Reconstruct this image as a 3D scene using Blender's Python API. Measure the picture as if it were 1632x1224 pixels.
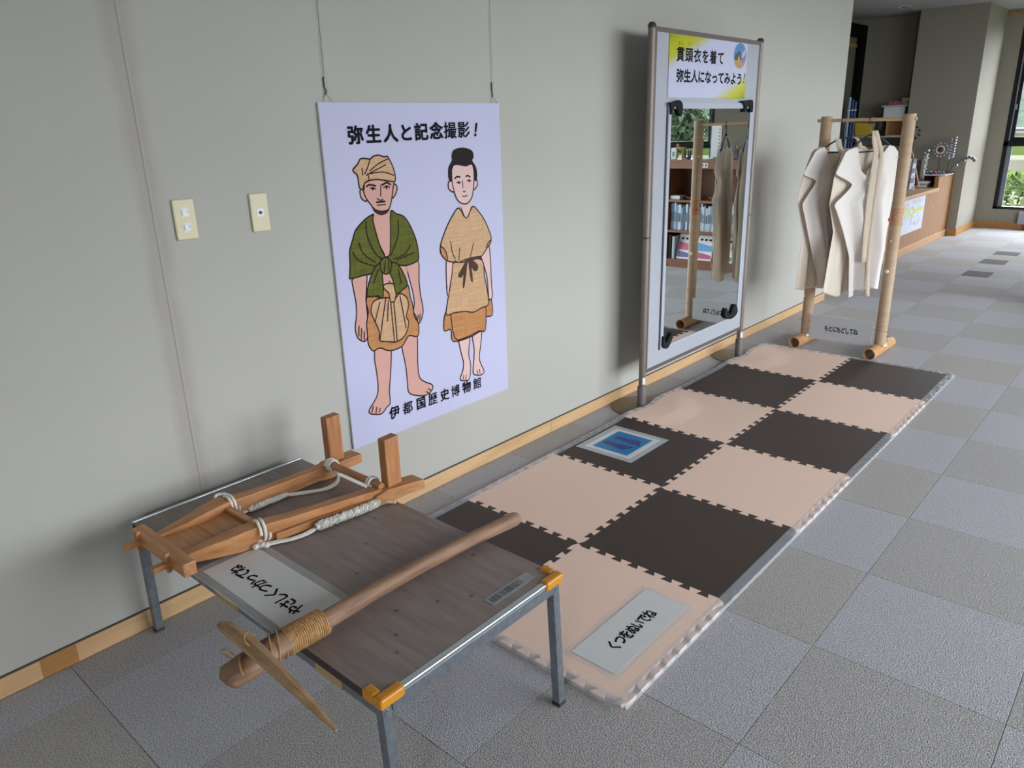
import bpy, bmesh, math, random
from math import sin, cos, pi, radians
from mathutils import Vector, Matrix
from mathutils.geometry import tessellate_polygon

for o in list(bpy.data.objects):
    bpy.data.objects.remove(o)
SC = bpy.context.scene
COL = SC.collection
random.seed(7)

# ------------------------------------------------------------------ camera
CAM = Vector((2.296, 0.0, 1.5034))
YAW, PITCH, ROLL = radians(42.015), radians(18.739), radians(-1.727)
fw = Vector((-sin(YAW) * cos(PITCH), cos(YAW) * cos(PITCH), -sin(PITCH)))
rt = Vector((cos(YAW), sin(YAW), 0))
up = rt.cross(fw)
r2 = rt * cos(ROLL) + up * sin(ROLL)
u2 = up * cos(ROLL) - rt * sin(ROLL)
cd = bpy.data.cameras.new('camera')
cam = bpy.data.objects.new('camera', cd)
COL.objects.link(cam)
cam.matrix_world = Matrix(((r2.x, u2.x, -fw.x, CAM.x), (r2.y, u2.y, -fw.y, CAM.y), (r2.z, u2.z, -fw.z, CAM.z), (0, 0, 0, 1)))
cd.sensor_width = 36
cd.lens = 36 * 1199.3 / 1632
cd.clip_start = 0.05
cd.clip_end = 500
SC.camera = cam

# ------------------------------------------------------------------ daylight: an overcast sky, seen through the windows
W = bpy.data.worlds.new('overcast_sky')
SC.world = W
W.use_nodes = True
bg = W.node_tree.nodes['Background']
bg.inputs['Color'].default_value = (0.86, 0.93, 1.0, 1)
bg.inputs['Strength'].default_value = 9.0
SC.view_settings.view_transform = 'Standard'
SC.view_settings.look = 'None'
SC.view_settings.gamma = 1.0
SC.view_settings.use_curve_mapping = False
SC.view_settings.exposure = 0.88
SC.cycles.max_bounces = 10
SC.cycles.diffuse_bounces = 6
SC.cycles.transparent_max_bounces = 16
SC.cycles.use_denoising = True
SC.cycles.caustics_reflective = False
SC.cycles.caustics_refractive = False

def portal(loc, sx, sy, direction):
    l = bpy.data.lights.new('window_portal', 'AREA')
    l.shape = 'RECTANGLE'; l.size = sx; l.size_y = sy
    l.cycles.is_portal = True
    o = bpy.data.objects.new('window_portal', l)
    o.location = loc
    o.rotation_euler = Vector(direction).to_track_quat('-Z', 'Y').to_euler()
    COL.objects.link(o)

# window openings of the room: (x0, x1) in the far wall, (y0, y1) in the right wall
FAR_Y, RIGHT_X, CEIL = 12.4, 5.6, 2.78
WZ0, WZ1 = 0.26, 2.66
FAR_WIN = [(0.20, 3.00), (4.48, 5.5)]
RIGHT_WIN = [(1.4, 3.5), (3.8, 5.9), (6.2, 8.3)]
BACK_Y, BACK_FILL_WIN = -3.5, [(3.7, 4.9)]  # unseen back window, added to lighten the shadow behind the display board
for a, b in FAR_WIN:
    portal(((a + b) / 2, FAR_Y + 0.16, (WZ0 + WZ1) / 2), b - a, WZ1 - WZ0, (0, -1, 0))
for a, b in RIGHT_WIN:
    portal((RIGHT_X + 0.16, (a + b) / 2, (WZ0 + WZ1) / 2), b - a, WZ1 - WZ0, (-1, 0, 0))

for a, b in BACK_FILL_WIN:
    portal(((a + b) / 2, BACK_Y - 0.16, (WZ0 + WZ1) / 2), b - a, WZ1 - WZ0, (0, 1, 0))

# ------------------------------------------------------------------ helpers
def lin(c):
    out = []
    for v in c:
        v /= 255.0
        out.append(v / 12.92 if v <= 0.04045 else ((v + 0.055) / 1.055) ** 2.4)
    return (*out, 1)

MATS = {}
def mat(name, col, rough=0.6, metal=0.0, noise=None, bump=None, stretch=(1, 1, 1), col2=None, alpha=None, spec=0.5, trans=0.0):
    """procedural material: base colour, optional noise mix towards col2, optional bump"""
    if name in MATS:
        return MATS[name]
    m = bpy.data.materials.new(name)
    m.use_nodes = True
    nt = m.node_tree
    b = nt.nodes['Principled BSDF']
    b.inputs['Base Color'].default_value = lin(col)
    b.inputs['Roughness'].default_value = rough
    b.inputs['Metallic'].default_value = metal
    b.inputs['Specular IOR Level'].default_value = spec
    if noise or bump:
        g = nt.nodes.new('ShaderNodeNewGeometry')
        mp = nt.nodes.new('ShaderNodeMapping')
        mp.inputs['Scale'].default_value = stretch
        nt.links.new(g.outputs['Position'], mp.inputs['Vector'])
    if noise:
        n = nt.nodes.new('ShaderNodeTexNoise')
        n.inputs['Scale'].default_value = noise[0]
        n.inputs['Detail'].default_value = 4
        nt.links.new(mp.outputs['Vector'], n.inputs['Vector'])
        r = nt.nodes.new('ShaderNodeValToRGB')
        lo, hi = (noise[1], noise[2]) if len(noise) > 2 else (0.35, 0.65)
        r.color_ramp.elements[0].position = lo
        r.color_ramp.elements[1].position = hi
        r.color_ramp.elements[0].color = lin(col)
        r.color_ramp.elements[1].color = lin(col2 or tuple(min(255, v * 1.12) for v in col))
        nt.links.new(n.outputs['Fac'], r.inputs['Fac'])
        nt.links.new(r.outputs['Color'], b.inputs['Base Color'])
    if bump:
        n2 = nt.nodes.new('ShaderNodeTexNoise')
        n2.inputs['Scale'].default_value = bump[0]
        n2.inputs['Detail'].default_value = 3
        nt.links.new(mp.outputs['Vector'], n2.inputs['Vector'])
        bp = nt.nodes.new('ShaderNodeBump')
        bp.inputs['Strength'].default_value = bump[1]
        bp.inputs['Distance'].default_value = bump[2] if len(bump) > 2 else 0.01
        nt.links.new(n2.outputs['Fac'], bp.inputs['Height'])
        nt.links.new(bp.outputs['Normal'], b.inputs['Normal'])
    if trans:
        out = nt.nodes['Material Output']
        t = nt.nodes.new('ShaderNodeBsdfTranslucent')
        t.inputs['Color'].default_value = lin(col)
        mx = nt.nodes.new('ShaderNodeMixShader')
        mx.inputs['Fac'].default_value = trans
        nt.links.new(b.outputs['BSDF'], mx.inputs[1])
        nt.links.new(t.outputs['BSDF'], mx.inputs[2])
        nt.links.new(mx.outputs['Shader'], out.inputs['Surface'])
    if alpha is not None:
        out = nt.nodes['Material Output']
        t = nt.nodes.new('ShaderNodeBsdfTransparent')
        mx = nt.nodes.new('ShaderNodeMixShader')
        mx.inputs['Fac'].default_value = alpha
        nt.links.new(t.outputs['BSDF'], mx.inputs[1])
        nt.links.new(b.outputs['BSDF'], mx.inputs[2])
        nt.links.new(mx.outputs['Shader'], out.inputs['Surface'])
    MATS[name] = m
    return m

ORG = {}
def thing(name, label, cat, loc=(0, 0, 0), group=None):
    o = bpy.data.objects.new(name, None)
    o.empty_display_size = 0.1
    o.location = loc
    COL.objects.link(o)
    ORG[o.name] = Vector(loc)
    o['label'] = label
    o['category'] = cat
    if group:
        o['group'] = group
    return o

def tag(o, label, cat, group=None):
    o['label'] = label
    o['category'] = cat
    if group:
        o['group'] = group
    return o

def struct(o):
    o['kind'] = 'structure'
    return o

class MB:
    def __init__(s):
        s.v, s.f = [], []
    def add(s, vs, fs):
        n = len(s.v)
        s.v += [Vector(p) for p in vs]
        s.f += [tuple(i + n for i in f) for f in fs]
        return s
    def box(s, x0, x1, y0, y1, z0, z1):
        return s.add([(x0, y0, z0), (x1, y0, z0), (x1, y1, z0), (x0, y1, z0), (x0, y0, z1), (x1, y0, z1), (x1, y1, z1), (x0, y1, z1)],
                     [(0, 3, 2, 1), (4, 5, 6, 7), (0, 1, 5, 4), (1, 2, 6, 5), (2, 3, 7, 6), (3, 0, 4, 7)])
    def obox(s, c, ax, ay, az):
        """box with centre c and half-axis vectors"""
        c, ax, ay, az = Vector(c), Vector(ax), Vector(ay), Vector(az)
        P = [c + ax * i + ay * j + az * k for k in (-1, 1) for i, j in ((-1, -1), (1, -1), (1, 1), (-1, 1))]
        return s.add(P, [(0, 3, 2, 1), (4, 5, 6, 7), (0, 1, 5, 4), (1, 2, 6, 5), (2, 3, 7, 6), (3, 0, 4, 7)])
    def tube(s, path, r, n=10, cap=True, inner=None):
        path = [Vector(p) for p in path]
        rs = r if isinstance(r, (list, tuple)) else [r] * len(path)
        rings, prev = [], None
        base = len(s.v)
        for i, p in enumerate(path):
            d = (path[min(i + 1, len(path) - 1)] - path[max(i - 1, 0)]).normalized()
            if prev is None:
                a = Vector((0, 0, 1)) if abs(d.z) < 0.9 else Vector((1, 0, 0))
                prev = (a - d * a.dot(d)).normalized()
            else:
                prev = (prev - d * prev.dot(d)).normalized()
            q = d.cross(prev)
            rr = rs[i] if isinstance(rs[i], (list, tuple)) else (rs[i], rs[i])
            s.v += [p + prev * (cos(2 * pi * k / n) * rr[0]) + q * (sin(2 * pi * k / n) * rr[1]) for k in range(n)]
        for i in range(len(path) - 1):
            for k in range(n):
                a, b = base + i * n + k, base + i * n + (k + 1) % n
                s.f.append((a, b, b + n, a + n))
        if cap:
            s.f.append(tuple(base + k for k in range(n))[::-1])
            s.f.append(tuple(base + (len(path) - 1) * n + k for k in range(n)))
        return s
    def pipe(s, p0, p1, r, ri, n=24):
        """hollow tube with open ends"""
        p0, p1 = Vector(p0), Vector(p1)
        d = (p1 - p0).normalized()
        a = Vector((0, 0, 1)) if abs(d.z) < 0.9 else Vector((1, 0, 0))
        e = (a - d * a.dot(d)).normalized(); q = d.cross(e)
        b = len(s.v)
        for p, rr in ((p0, r), (p1, r), (p1, ri), (p0, ri)):
            s.v += [p + e * (cos(2 * pi * k / n) * rr) + q * (sin(2 * pi * k / n) * rr) for k in range(n)]
        for j in range(4):
            for k in range(n):
                A, B = b + j * n, b + ((j + 1) % 4) * n
                s.f.append((A + k, A + (k + 1) % n, B + (k + 1) % n, B + k))
        return s
    def ball(s, c, r, n=10, m=6):
        c = Vector(c); rx, ry, rz = r if isinstance(r, (list, tuple)) else (r, r, r)
        b = len(s.v)
        s.v.append(c + Vector((0, 0, -rz)))
        for j in range(1, m):
            t = -pi / 2 + pi * j / m
            s.v += [c + Vector((rx * cos(t) * cos(2 * pi * k / n), ry * cos(t) * sin(2 * pi * k / n), rz * sin(t))) for k in range(n)]
        s.v.append(c + Vector((0, 0, rz)))
        for k in range(n):
            s.f.append((b, b + 1 + (k + 1) % n, b + 1 + k))
            for j in range(m - 2):
                A = b + 1 + j * n
                s.f.append((A + k, A + (k + 1) % n, A + n + (k + 1) % n, A + n + k))
            A = b + 1 + (m - 2) * n
            s.f.append((A + k, A + (k + 1) % n, b + 1 + (m - 1) * n))
        return s
    def sheet(s, pts, frame, h0=0.0, h1=None):
        """flat (or extruded) polygon; frame = (origin, right, up, normal)"""
        o, R, U, N = frame
        tris = tessellate_polygon([[Vector((x, y, 0)) for x, y in pts]])
        area = sum(pts[i][0] * pts[(i + 1) % len(pts)][1] - pts[(i + 1) % len(pts)][0] * pts[i][1] for i in range(len(pts)))
        P = lambda x, y, h: o + R * x + U * y + N * h
        n = len(pts)
        def fix(t):
            a, b, c = (pts[i] for i in t)
            cr = (b[0] - a[0]) * (c[1] - a[1]) - (b[1] - a[1]) * (c[0] - a[0])
            return t if cr > 0 else (t[0], t[2], t[1])
        T = [fix(t) for t in tris]
        if h1 is None:
            return s.add([P(x, y, h0) for x, y in pts], T)
        vs = [P(x, y, h0) for x, y in pts] + [P(x, y, h1) for x, y in pts]
        fs = [tuple(i + n for i in t) for t in T] + [tuple(reversed(t)) for t in T]
        for i in range(n):
            j = (i + 1) % n
            fs.append((i, j, j + n, i + n) if area > 0 else (j, i, i + n, j + n))
        return s.add(vs, fs)
    def ribbon(s, pts, w, frame, h):
        """flat line of width w through 2-D points"""
        o, R, U, N = frame
        vs, fs = [], []
        for i, (x, y) in enumerate(pts):
            a, b = pts[max(i - 1, 0)], pts[min(i + 1, len(pts) - 1)]
            dx, dy = b[0] - a[0], b[1] - a[1]
            L = math.hypot(dx, dy) or 1
            nx, ny = -dy / L * w / 2, dx / L * w / 2
            vs += [o + R * (x + nx) + U * (y + ny) + N * h, o + R * (x - nx) + U * (y - ny) + N * h]
            if i:
                k = 2 * i
                fs.append((k - 2, k - 1, k + 1, k))
        return s.add(vs, fs)
    def sections(s, secs):
        """loft through rectangular sections (cx, y, half width, z0, z1), running along y"""
        b = len(s.v)
        for cx, y, hw, z0, z1 in secs:
            s.v += [Vector((cx - hw, y, z0)), Vector((cx + hw, y, z0)), Vector((cx + hw, y, z1)), Vector((cx - hw, y, z1))]
        for i in range(len(secs) - 1):
            for k in range(4):
                a, c = b + 4 * i + k, b + 4 * i + (k + 1) % 4
                s.f.append((a, a + 4, c + 4, c))
        s.f.append((b, b + 1, b + 2, b + 3))
        e = b + 4 * (len(secs) - 1)
        s.f.append((e + 3, e + 2, e + 1, e))
        return s
    def build(s, name, m, parent=None, smooth=False, bevel=0.0, angle=40):
        xs = [p.x for p in s.v]; ys = [p.y for p in s.v]; zs = [p.z for p in s.v]
        org = Vector(((min(xs) + max(xs)) / 2, (min(ys) + max(ys)) / 2, min(zs)))
        me = bpy.data.meshes.new(name)
        me.from_pydata([p - org for p in s.v], [], s.f)
        me.materials.append(m)
        if smooth:
            me.polygons.foreach_set('use_smooth', [True] * len(me.polygons))
            me.set_sharp_from_angle(angle=radians(angle))
        o = bpy.data.objects.new(name, me)
        COL.objects.link(o)
        ORG[o.name] = org
        if parent:
            o.parent = parent
            o.location = org - ORG[parent.name]
        else:
            o.location = org
        if bevel:
            bv = o.modifiers.new('bevel', 'BEVEL')
            bv.width = bevel; bv.segments = 2; bv.limit_method = 'ANGLE'
        return o

def box(name, m, x0, x1, y0, y1, z0, z1, parent=None, bevel=0.0):
    return MB().box(x0, x1, y0, y1, z0, z1).build(name, m, parent, bevel=bevel)

def copy_of(o, delta, parent=None, name=None):
    """a copy that shares the mesh, moved by delta in world space"""
    c = o.copy()
    COL.objects.link(c)
    org = ORG[o.name] + Vector(delta)
    ORG[c.name] = org
    c.parent = parent
    c.location = org - (ORG[parent.name] if parent else Vector((0, 0, 0)))
    return c

X, Y, Z = Vector((1, 0, 0)), Vector((0, 1, 0)), Vector((0, 0, 1))
def FR(o, R, U):
    R, U = Vector(R).normalized(), Vector(U).normalized()
    return (Vector(o), R, U, R.cross(U))

GLYPH = {}
def glyph(ch, weight):
    k = (ch, weight)
    if k not in GLYPH:
        cu = bpy.data.curves.new('glyph', 'FONT')
        cu.body = ch
        cu.size = 1.0
        cu.resolution_u = 3
        cu.offset = weight
        ob = bpy.data.objects.new('glyph', cu)
        COL.objects.link(ob)
        dg = bpy.context.evaluated_depsgraph_get()
        me = bpy.data.meshes.new_from_object(ob.evaluated_get(dg))
        vs = [v.co.copy() for v in me.vertices]
        fs = [tuple(p.vertices) for p in me.polygons]
        bpy.data.objects.remove(ob)
        bpy.data.curves.remove(cu)
        bpy.data.meshes.remove(me)
        GLYPH[k] = (vs, fs)
    return GLYPH[k]

def letters(mb, items, frame, h, weight=0.02, shear=0.0):
    """items: (character, centre x, centre y, width, height) in frame units"""
    o, R, U, N = frame
    for ch, cx, cy, w, hh in items:
        vs, fs = glyph(ch, 0.0)
        if not vs:
            continue
        # fit the em box of a full-width glyph
        # heavier strokes: the glyph is laid several times with a small shift
        sh = [(0, 0)] + ([(cos(k * pi / 4), sin(k * pi / 4)) for k in range(8)] if weight else [])
        for q, (sx, sy) in enumerate(sh):
            P = [o + R * (cx + (v.x - 0.5 + sx * weight) * w + shear * (v.y - 0.38) * hh) + U * (cy + (v.y - 0.38 + sy * weight) * hh) + N * (h + q * 4e-6) for v in vs]
            mb.add(P, fs)
    return mb
def row(s, x0, x1, y, w, hh):
    n = len(s)
    return [(c, x0 + (x1 - x0) * (i / (n - 1) if n > 1 else 0), y, w, hh) for i, c in enumerate(s)]

# ------------------------------------------------------------------ materials of the room
def wall_material():
    m = mat('painted_wall', (174, 171, 163), 0.75, bump=(90, 0.06, 0.004), noise=(1.4, 0.3, 0.7), col2=(178, 175, 167))
    nt = m.node_tree
    b = nt.nodes['Principled BSDF']
    old = b.inputs['Base Color'].links[0].from_socket
    g = nt.nodes.new('ShaderNodeNewGeometry')
    sp = nt.nodes.new('ShaderNodeSeparateXYZ')
    nt.links.new(g.outputs['Position'], sp.inputs[0])
    nz = nt.nodes.new('ShaderNodeTexNoise')
    nz.inputs['Scale'].default_value = 7
    nz.inputs['Detail'].default_value = 6
    nt.links.new(g.outputs['Position'], nz.inputs['Vector'])
    # worn filler band that follows the panel joint at y = 0.988
    def math_node(op, a, bval):
        n = nt.nodes.new('ShaderNodeMath'); n.operation = op
        if hasattr(a, 'is_linked'): nt.links.new(a, n.inputs[0])
        else: n.inputs[0].default_value = a
        if hasattr(bval, 'is_linked'): nt.links.new(bval, n.inputs[1])
        else: n.inputs[1].default_value = bval
        return n.outputs[0]
    jit = math_node('MULTIPLY', math_node('SUBTRACT', nz.outputs['Fac'], 0.5), 0.05)
    d = math_node('ABSOLUTE', math_node('SUBTRACT', math_node('ADD', sp.outputs['Y'], jit), 0.985), 0)
    mr = nt.nodes.new('ShaderNodeMapRange')
    mr.inputs['From Min'].default_value = 0.020
    mr.inputs['From Max'].default_value = 0.050
    mr.inputs['To Min'].default_value = 0.6
    mr.inputs['To Max'].default_value = 0.0
    nt.links.new(d, mr.inputs['Value'])
    mx = nt.nodes.new('ShaderNodeMix'); mx.data_type = 'RGBA'
    nt.links.new(mr.outputs['Result'], mx.inputs['Factor'])
    nt.links.new(old, mx.inputs[6])
    mx.inputs[7].default_value = lin((160, 150, 141))
    nt.links.new(mx.outputs[2], b.inputs['Base Color'])
    return m

M_WALL = wall_material()
M_WALL_SHADE = mat('painted_wall_shaded', (140, 134, 121), 0.8, bump=(90, 0.05, 0.004))  # same wall paint, darkened to stand for shade at the far end and alcove
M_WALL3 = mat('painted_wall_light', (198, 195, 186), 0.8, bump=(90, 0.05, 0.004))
M_CEIL = mat('ceiling_board', (172, 170, 174), 0.9)
M_OAK = mat('oak_trim', (206, 170, 126), 0.5, noise=(6, 0.3, 0.7), col2=(190, 150, 106), stretch=(6, 0.6, 6))
M_OAKD = mat('oak_trim_dark', (176, 128, 72), 0.5, noise=(6, 0.3, 0.7), col2=(156, 106, 56), stretch=(6, 0.6, 6))
M_BLACK = mat('black_metal', (22, 22, 24), 0.35, metal=0.3)
M_ALU = mat('window_aluminium', (150, 158, 168), 0.35, metal=0.6)
M_GLASS = mat('window_glass', (10, 12, 12), 0.02, alpha=0.05)
M_CARP = [mat('carpet_dark', (150, 146, 144), 0.95, noise=(240, 0.36, 0.64), col2=(206, 202, 200), bump=(240, 1.0, 0.008), spec=0.1),
          mat('carpet_light', (156, 154, 157), 0.95, noise=(240, 0.36, 0.64), col2=(214, 212, 216), bump=(240, 1.0, 0.008), spec=0.1),
          mat('carpet_brown', (152, 147, 143), 0.95, noise=(240, 0.36, 0.64), col2=(208, 203, 198), bump=(240, 1.0, 0.008), spec=0.1)]
M_CARPD = mat('carpet_insert', (112, 104, 104), 0.95, noise=(300, 0.3, 0.7), col2=(134, 126, 124), bump=(420, 0.8, 0.005), spec=0.1)
M_GAP = mat('joint_dark', (70, 68, 64), 0.9)

# ------------------------------------------------------------------ floor with carpet tiles
floor = struct(box('floor', mat('carpet_ground', (162, 161, 162), 0.95, noise=(420, 0.3, 0.7), col2=(196, 195, 196), spec=0.1), -4.0, RIGHT_X + 0.3, -3.8, FAR_Y + 0.3, -0.20, -0.006))
TX0, TY0, TS = 1.688, 1.497, 0.5
tile_mesh = {}
def carpet_tile(x0, x1, y0, y1, kind):
    w, d = round(x1 - x0, 3), round(y1 - y0, 3)
    k = (w, d, kind)
    if k not in tile_mesh:
        t = MB().box(x0 + .0006, x1 - .0006, y0 + .0006, y1 - .0006, -0.006, 0.0).build('carpet_tile', M_CARP[kind], floor, bevel=0.0012)
        tile_mesh[k] = t
        return t
    src = tile_mesh[k]
    so = ORG[src.name]
    return copy_of(src, Vector(((x0 + x1) / 2, (y0 + y1) / 2, -0.006)) - so, floor)
PANELS = [(0.690, 0.925, 8.47, 8.78), (0.680, 0.915, 9.30, 9.60), (0.690, 0.925, 9.98, 10.24)]
for j in range(-5, 22):
    for i in range(-4, 4):
        x0, x1 = TX0 + i * TS, TX0 + (i + 1) * TS
        y0, y1 = TY0 + j * TS, TY0 + (j + 1) * TS
        x0 = max(x0, 0.012) if y0 < 6.4 else x0
        if y1 > FAR_Y: y1 = FAR_Y - 0.012
        if x1 - x0 < 0.05 or y1 - y0 < 0.05:
            continue
        kind = 0 if (i + j) % 2 == 0 else 1
        if kind == 0 and random.random() < 0.3: kind = 2
        carpet_tile(x0, x1, y0, y1, kind)
for a, b, c, d in PANELS:
    MB().box(a, b, c, d, -0.004, 0.0025).build('floor_panel', M_CARPD, floor, bevel=0.001)

# ------------------------------------------------------------------ walls and ceiling
WALL_END = 6.66
wl = struct(box('wall_left', M_WALL, -0.14, 0.0, -3.5, WALL_END, -0.006, CEIL))
cl = MB().box(0, .0006, .9868, .9888, .06, CEIL).build('joint_filler', mat('joint_filler', (150, 142, 132), 0.8), wl)
MB().box(0, .0005, .9912, .9950, .06, CEIL).build('filler_bead', mat('filler_bead', (172, 168, 160), 0.7), wl)
struct(box('ceiling', M_CEIL, -4.0, RIGHT_X + .3, -3.7, FAR_Y + .3, CEIL, CEIL + 0.2))
struct(box('wall_pillar', M_WALL_SHADE, -0.77, 0.0, 11.35, FAR_Y, -0.006, CEIL))
struct(box('wall_alcove_back', M_WALL_SHADE, -3.2, -0.77, 11.78, 11.95, -0.006, CEIL))
struct(box('wall_alcove_left', M_WALL_SHADE, -1.80, -1.64, 4.6, 11.78, -0.006, CEIL))
struct(box('wall_alcove_front', M_WALL_SHADE, -1.64, -0.14, 4.5, 4.6, -0.006, CEIL))

def wall_y(name, y0, y1, x0, x1, wins, m=None):
    mb = MB(); c = x0
    for a, b in wins:
        mb.box(c, a, y0, y1, -0.006, CEIL); mb.box(a, b, y0, y1, -0.006, WZ0); mb.box(a, b, y0, y1, WZ1, CEIL); c = b
    mb.box(c, x1, y0, y1, -0.006, CEIL)
    return struct(mb.build(name, m or M_WALL_SHADE))
def wall_x(name, x0, x1, y0, y1, wins):
    mb = MB(); c = y0
    for a, b in wins:
        mb.box(x0, x1, c, a, -0.006, CEIL); mb.box(x0, x1, a, b, -0.006, WZ0); mb.box(x0, x1, a, b, WZ1, CEIL); c = b
    mb.box(x0, x1, c, y1, -0.006, CEIL)
    return struct(mb.build(name, M_WALL3))
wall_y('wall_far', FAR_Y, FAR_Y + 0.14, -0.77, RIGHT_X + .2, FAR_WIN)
wall_y('wall_back', BACK_Y - 0.14, BACK_Y, -1.8, RIGHT_X + .2, BACK_FILL_WIN, M_WALL3)
wall_x('wall_right', RIGHT_X, RIGHT_X + 0.14, -3.5, FAR_Y, RIGHT_WIN)

def window(n, a, b, axis):
    """black aluminium window: tall sashes over fixed lower panes"""
    P = (lambda u0, u1, d0, d1, z0, z1, mb: mb.box(u0, u1, FAR_Y + d0, FAR_Y + d1, z0, z1)) if axis == 'y' else \
        (lambda u0, u1, d0, d1, z0, z1, mb: mb.box(u0, u1, BACK_Y - d1, BACK_Y - d0, z0, z1)) if axis == 'b' else \
        (lambda u0, u1, d0, d1, z0, z1, mb: mb.box(RIGHT_X + d0, RIGHT_X + d1, u0, u1, z0, z1))
    mb = MB()
    for u0, u1, z0, z1 in ((a, a + .05, WZ0, WZ1), (b - .05, b, WZ0, WZ1), (a, b, WZ0, WZ0 + .035), (a, b, WZ1 - .05, WZ1), (a, b, 1.085, 1.15)):
        P(u0, u1, -0.005, 0.10, z0, z1, mb)
    nm = max(1, round((b - a) / 1.15))
    for k in range(1, nm):
        u = a + (b - a) * k / nm
        P(u - .025, u + .025, 0.0, 0.09, WZ0, WZ1, mb)
    w = struct(mb.build('window_%d' % n, M_BLACK))
    for k in range(nm):
        u0 = a + (b - a) * k / nm + .05; u1 = a + (b - a) * (k + 1) / nm - .05
        s = MB()
        for c0, c1, z0, z1 in ((u0 - .01, u0 + .055, 1.15, WZ1 - .05), (u1 - .055, u1 + .01, 1.15, WZ1 - .05), (u0 + .055, u1 - .055, 1.15, 1.205), (u0 + .055, u1 - .055, WZ1 - .10, WZ1 - .05)):
            P(c0, c1, 0.02, 0.07, z0, z1, s)
        s.build('sash', M_BLACK, w)
        e = MB(); P(u0 - .002, u0 + .012, 0.004, 0.021, 1.16, WZ1 - .06, e); e.build('sash_edge', M_ALU, w)
        e = MB(); P(u0 - .01, u0 + .045, 0.06, 0.095, WZ0 + .035, 1.085, e); e.build('jamb_strip', M_ALU, w)
        g = MB(); P(u0 + .03, u1 - .03, 0.044, 0.048, 1.19, WZ1 - .09, g); g.build('pane', M_GLASS, w)
        g = MB(); P(u0 + .03, u1, 0.052, 0.056, WZ0 + .03, 1.09, g); g.build('pane', M_GLASS, w)
        hd = MB(); P(u0 + .01, u0 + .03, -0.02, 0.02, 1.55, 1.62, hd); hd.build('latch', M_ALU, w)
    return w
n = 1
for a, b in FAR_WIN:
    window(n, a, b, 'y'); n += 1
for a, b in RIGHT_WIN:
    window(n, a, b, 'x'); n += 1
for a, b in BACK_FILL_WIN:
    window(n, a, b, 'b'); n += 1
tr = struct(MB().box(-0.0, 3.05, FAR_Y - .035, FAR_Y, 2.70, 2.735).build('trim_1', M_OAKD))

# baseboards
bl = struct(box('baseboard_left', M_OAK, 0.0, 0.012, -3.5, WALL_END, 0.0, 0.062, bevel=0.001))
c_ = -2.5
box('board', M_OAKD, 0.0102, 0.0126, 0.425, 0.525, 0.0008, 0.0614, bl)
for yj in (2.83, 4.62):
    box('board_joint', mat('joint_line', (150, 112, 70), 0.7), 0.0115, 0.0124, yj, yj + .002, 0.001, 0.0615, bl)
MB().box(0.0, 0.006, -3.5, WALL_END, 0.062, 0.0645).build('shadow_gap', M_GAP, bl)
struct(MB().box(-0.14, 0.012, WALL_END, WALL_END + .012, 0, .062).build('baseboard_corner', M_OAK))
bp = struct(MB().box(-0.10, 0.014, 11.336, 11.35, 0, 0.085).box(0.0, 0.014, 11.35, FAR_Y, 0, 0.085).build('baseboard_pillar', M_OAKD))
struct(MB().box(0.014, RIGHT_X, FAR_Y - .014, FAR_Y, 0, 0.085).build('baseboard_far', M_OAKD))
struct(MB().box(RIGHT_X - .014, RIGHT_X, -3.5, FAR_Y - .014, 0, 0.085).build('baseboard_right', M_OAKD))

# dark framed door in the alcove
M_BLK2 = mat('black_matte', (9, 9, 10), 0.8, spec=0.1)
dr = struct(MB().box(-1.64, -1.56, 10.50, 10.62, 0, 2.70).box(-1.64, -1.535, 11.58, 11.78, 0, 2.70).box(-1.64, -1.545, 10.62, 11.58, 2.54, 2.70).build('door_1', M_BLK2))
box('door_leaf', mat('dark_door', (104, 102, 90), 0.6), -1.635, -1.60, 10.62, 11.58, 0.0, 2.54, dr)
box('door_stop', M_OAKD, -1.60, -1.585, 10.62, 11.58, 2.42, 2.46, dr)

# recessed ceiling downlight
t = thing('ceiling_downlight', 'small round recessed downlight in the ceiling over the counter', 'ceiling light', (-0.83, 10.87, CEIL - 0.004))
MB().pipe((-0.83, 10.87, CEIL - .004), (-0.83, 10.87, CEIL + .0), 0.075, 0.058).build('rim', mat('lamp_rim', (225, 225, 225), 0.4), t, smooth=True)
MB().tube([(-0.83, 10.87, CEIL - .0035), (-0.83, 10.87, CEIL - .0005)], 0.058, 24).build('reflector', mat('lamp_reflector', (205, 205, 205), 0.2, metal=0.9), t)

# ------------------------------------------------------------------ outdoors seen through the windows
M_GRASS = mat('meadow', (52, 68, 30), 0.9, spec=0.0, noise=(0.25, 0.35, 0.65), col2=(62, 70, 38))
M_FIELD = mat('pale_field', (84, 82, 74), 0.9, spec=0.0, noise=(0.25, 0.35, 0.6), col2=(66, 70, 52), stretch=(1, 6, 1))
M_ROAD = mat('road', (66, 68, 72), 0.9, spec=0.0)
M_LEAF = [mat('leaves_%d' % i, c, 0.8, noise=(0.5, 0.3, 0.7), col2=c2, spec=0.0) for i, (c, c2) in enumerate((((44, 54, 30), (72, 82, 50)), ((40, 48, 42), (60, 70, 60)), ((34, 42, 32), (54, 64, 48))))]
gm = MB()
gm.box(-60, 90, 13.2, 150, -5.2, -5.0).box(7.2, 90, -60, 13.2, -5.2, -5.0).box(-60, 7.2, -60, -4.6, -5.2, -5.0)
g = gm.build('ground', M_GRASS); struct(g)
def gz(y):
    """height of the terraced land at distance y"""
    return -5.0 if y < 24 else -3.0 + .55 * min(6, int((y - 24) // 6))
for k in range(7):
    fm = MB().box(-40, 70, 24 + 6 * k, 30 + 6 * k, -5.0, gz(24 + 6 * k + 1))
    struct(fm.build('terrace_field', M_FIELD if k % 2 == 0 else M_GRASS))
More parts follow.
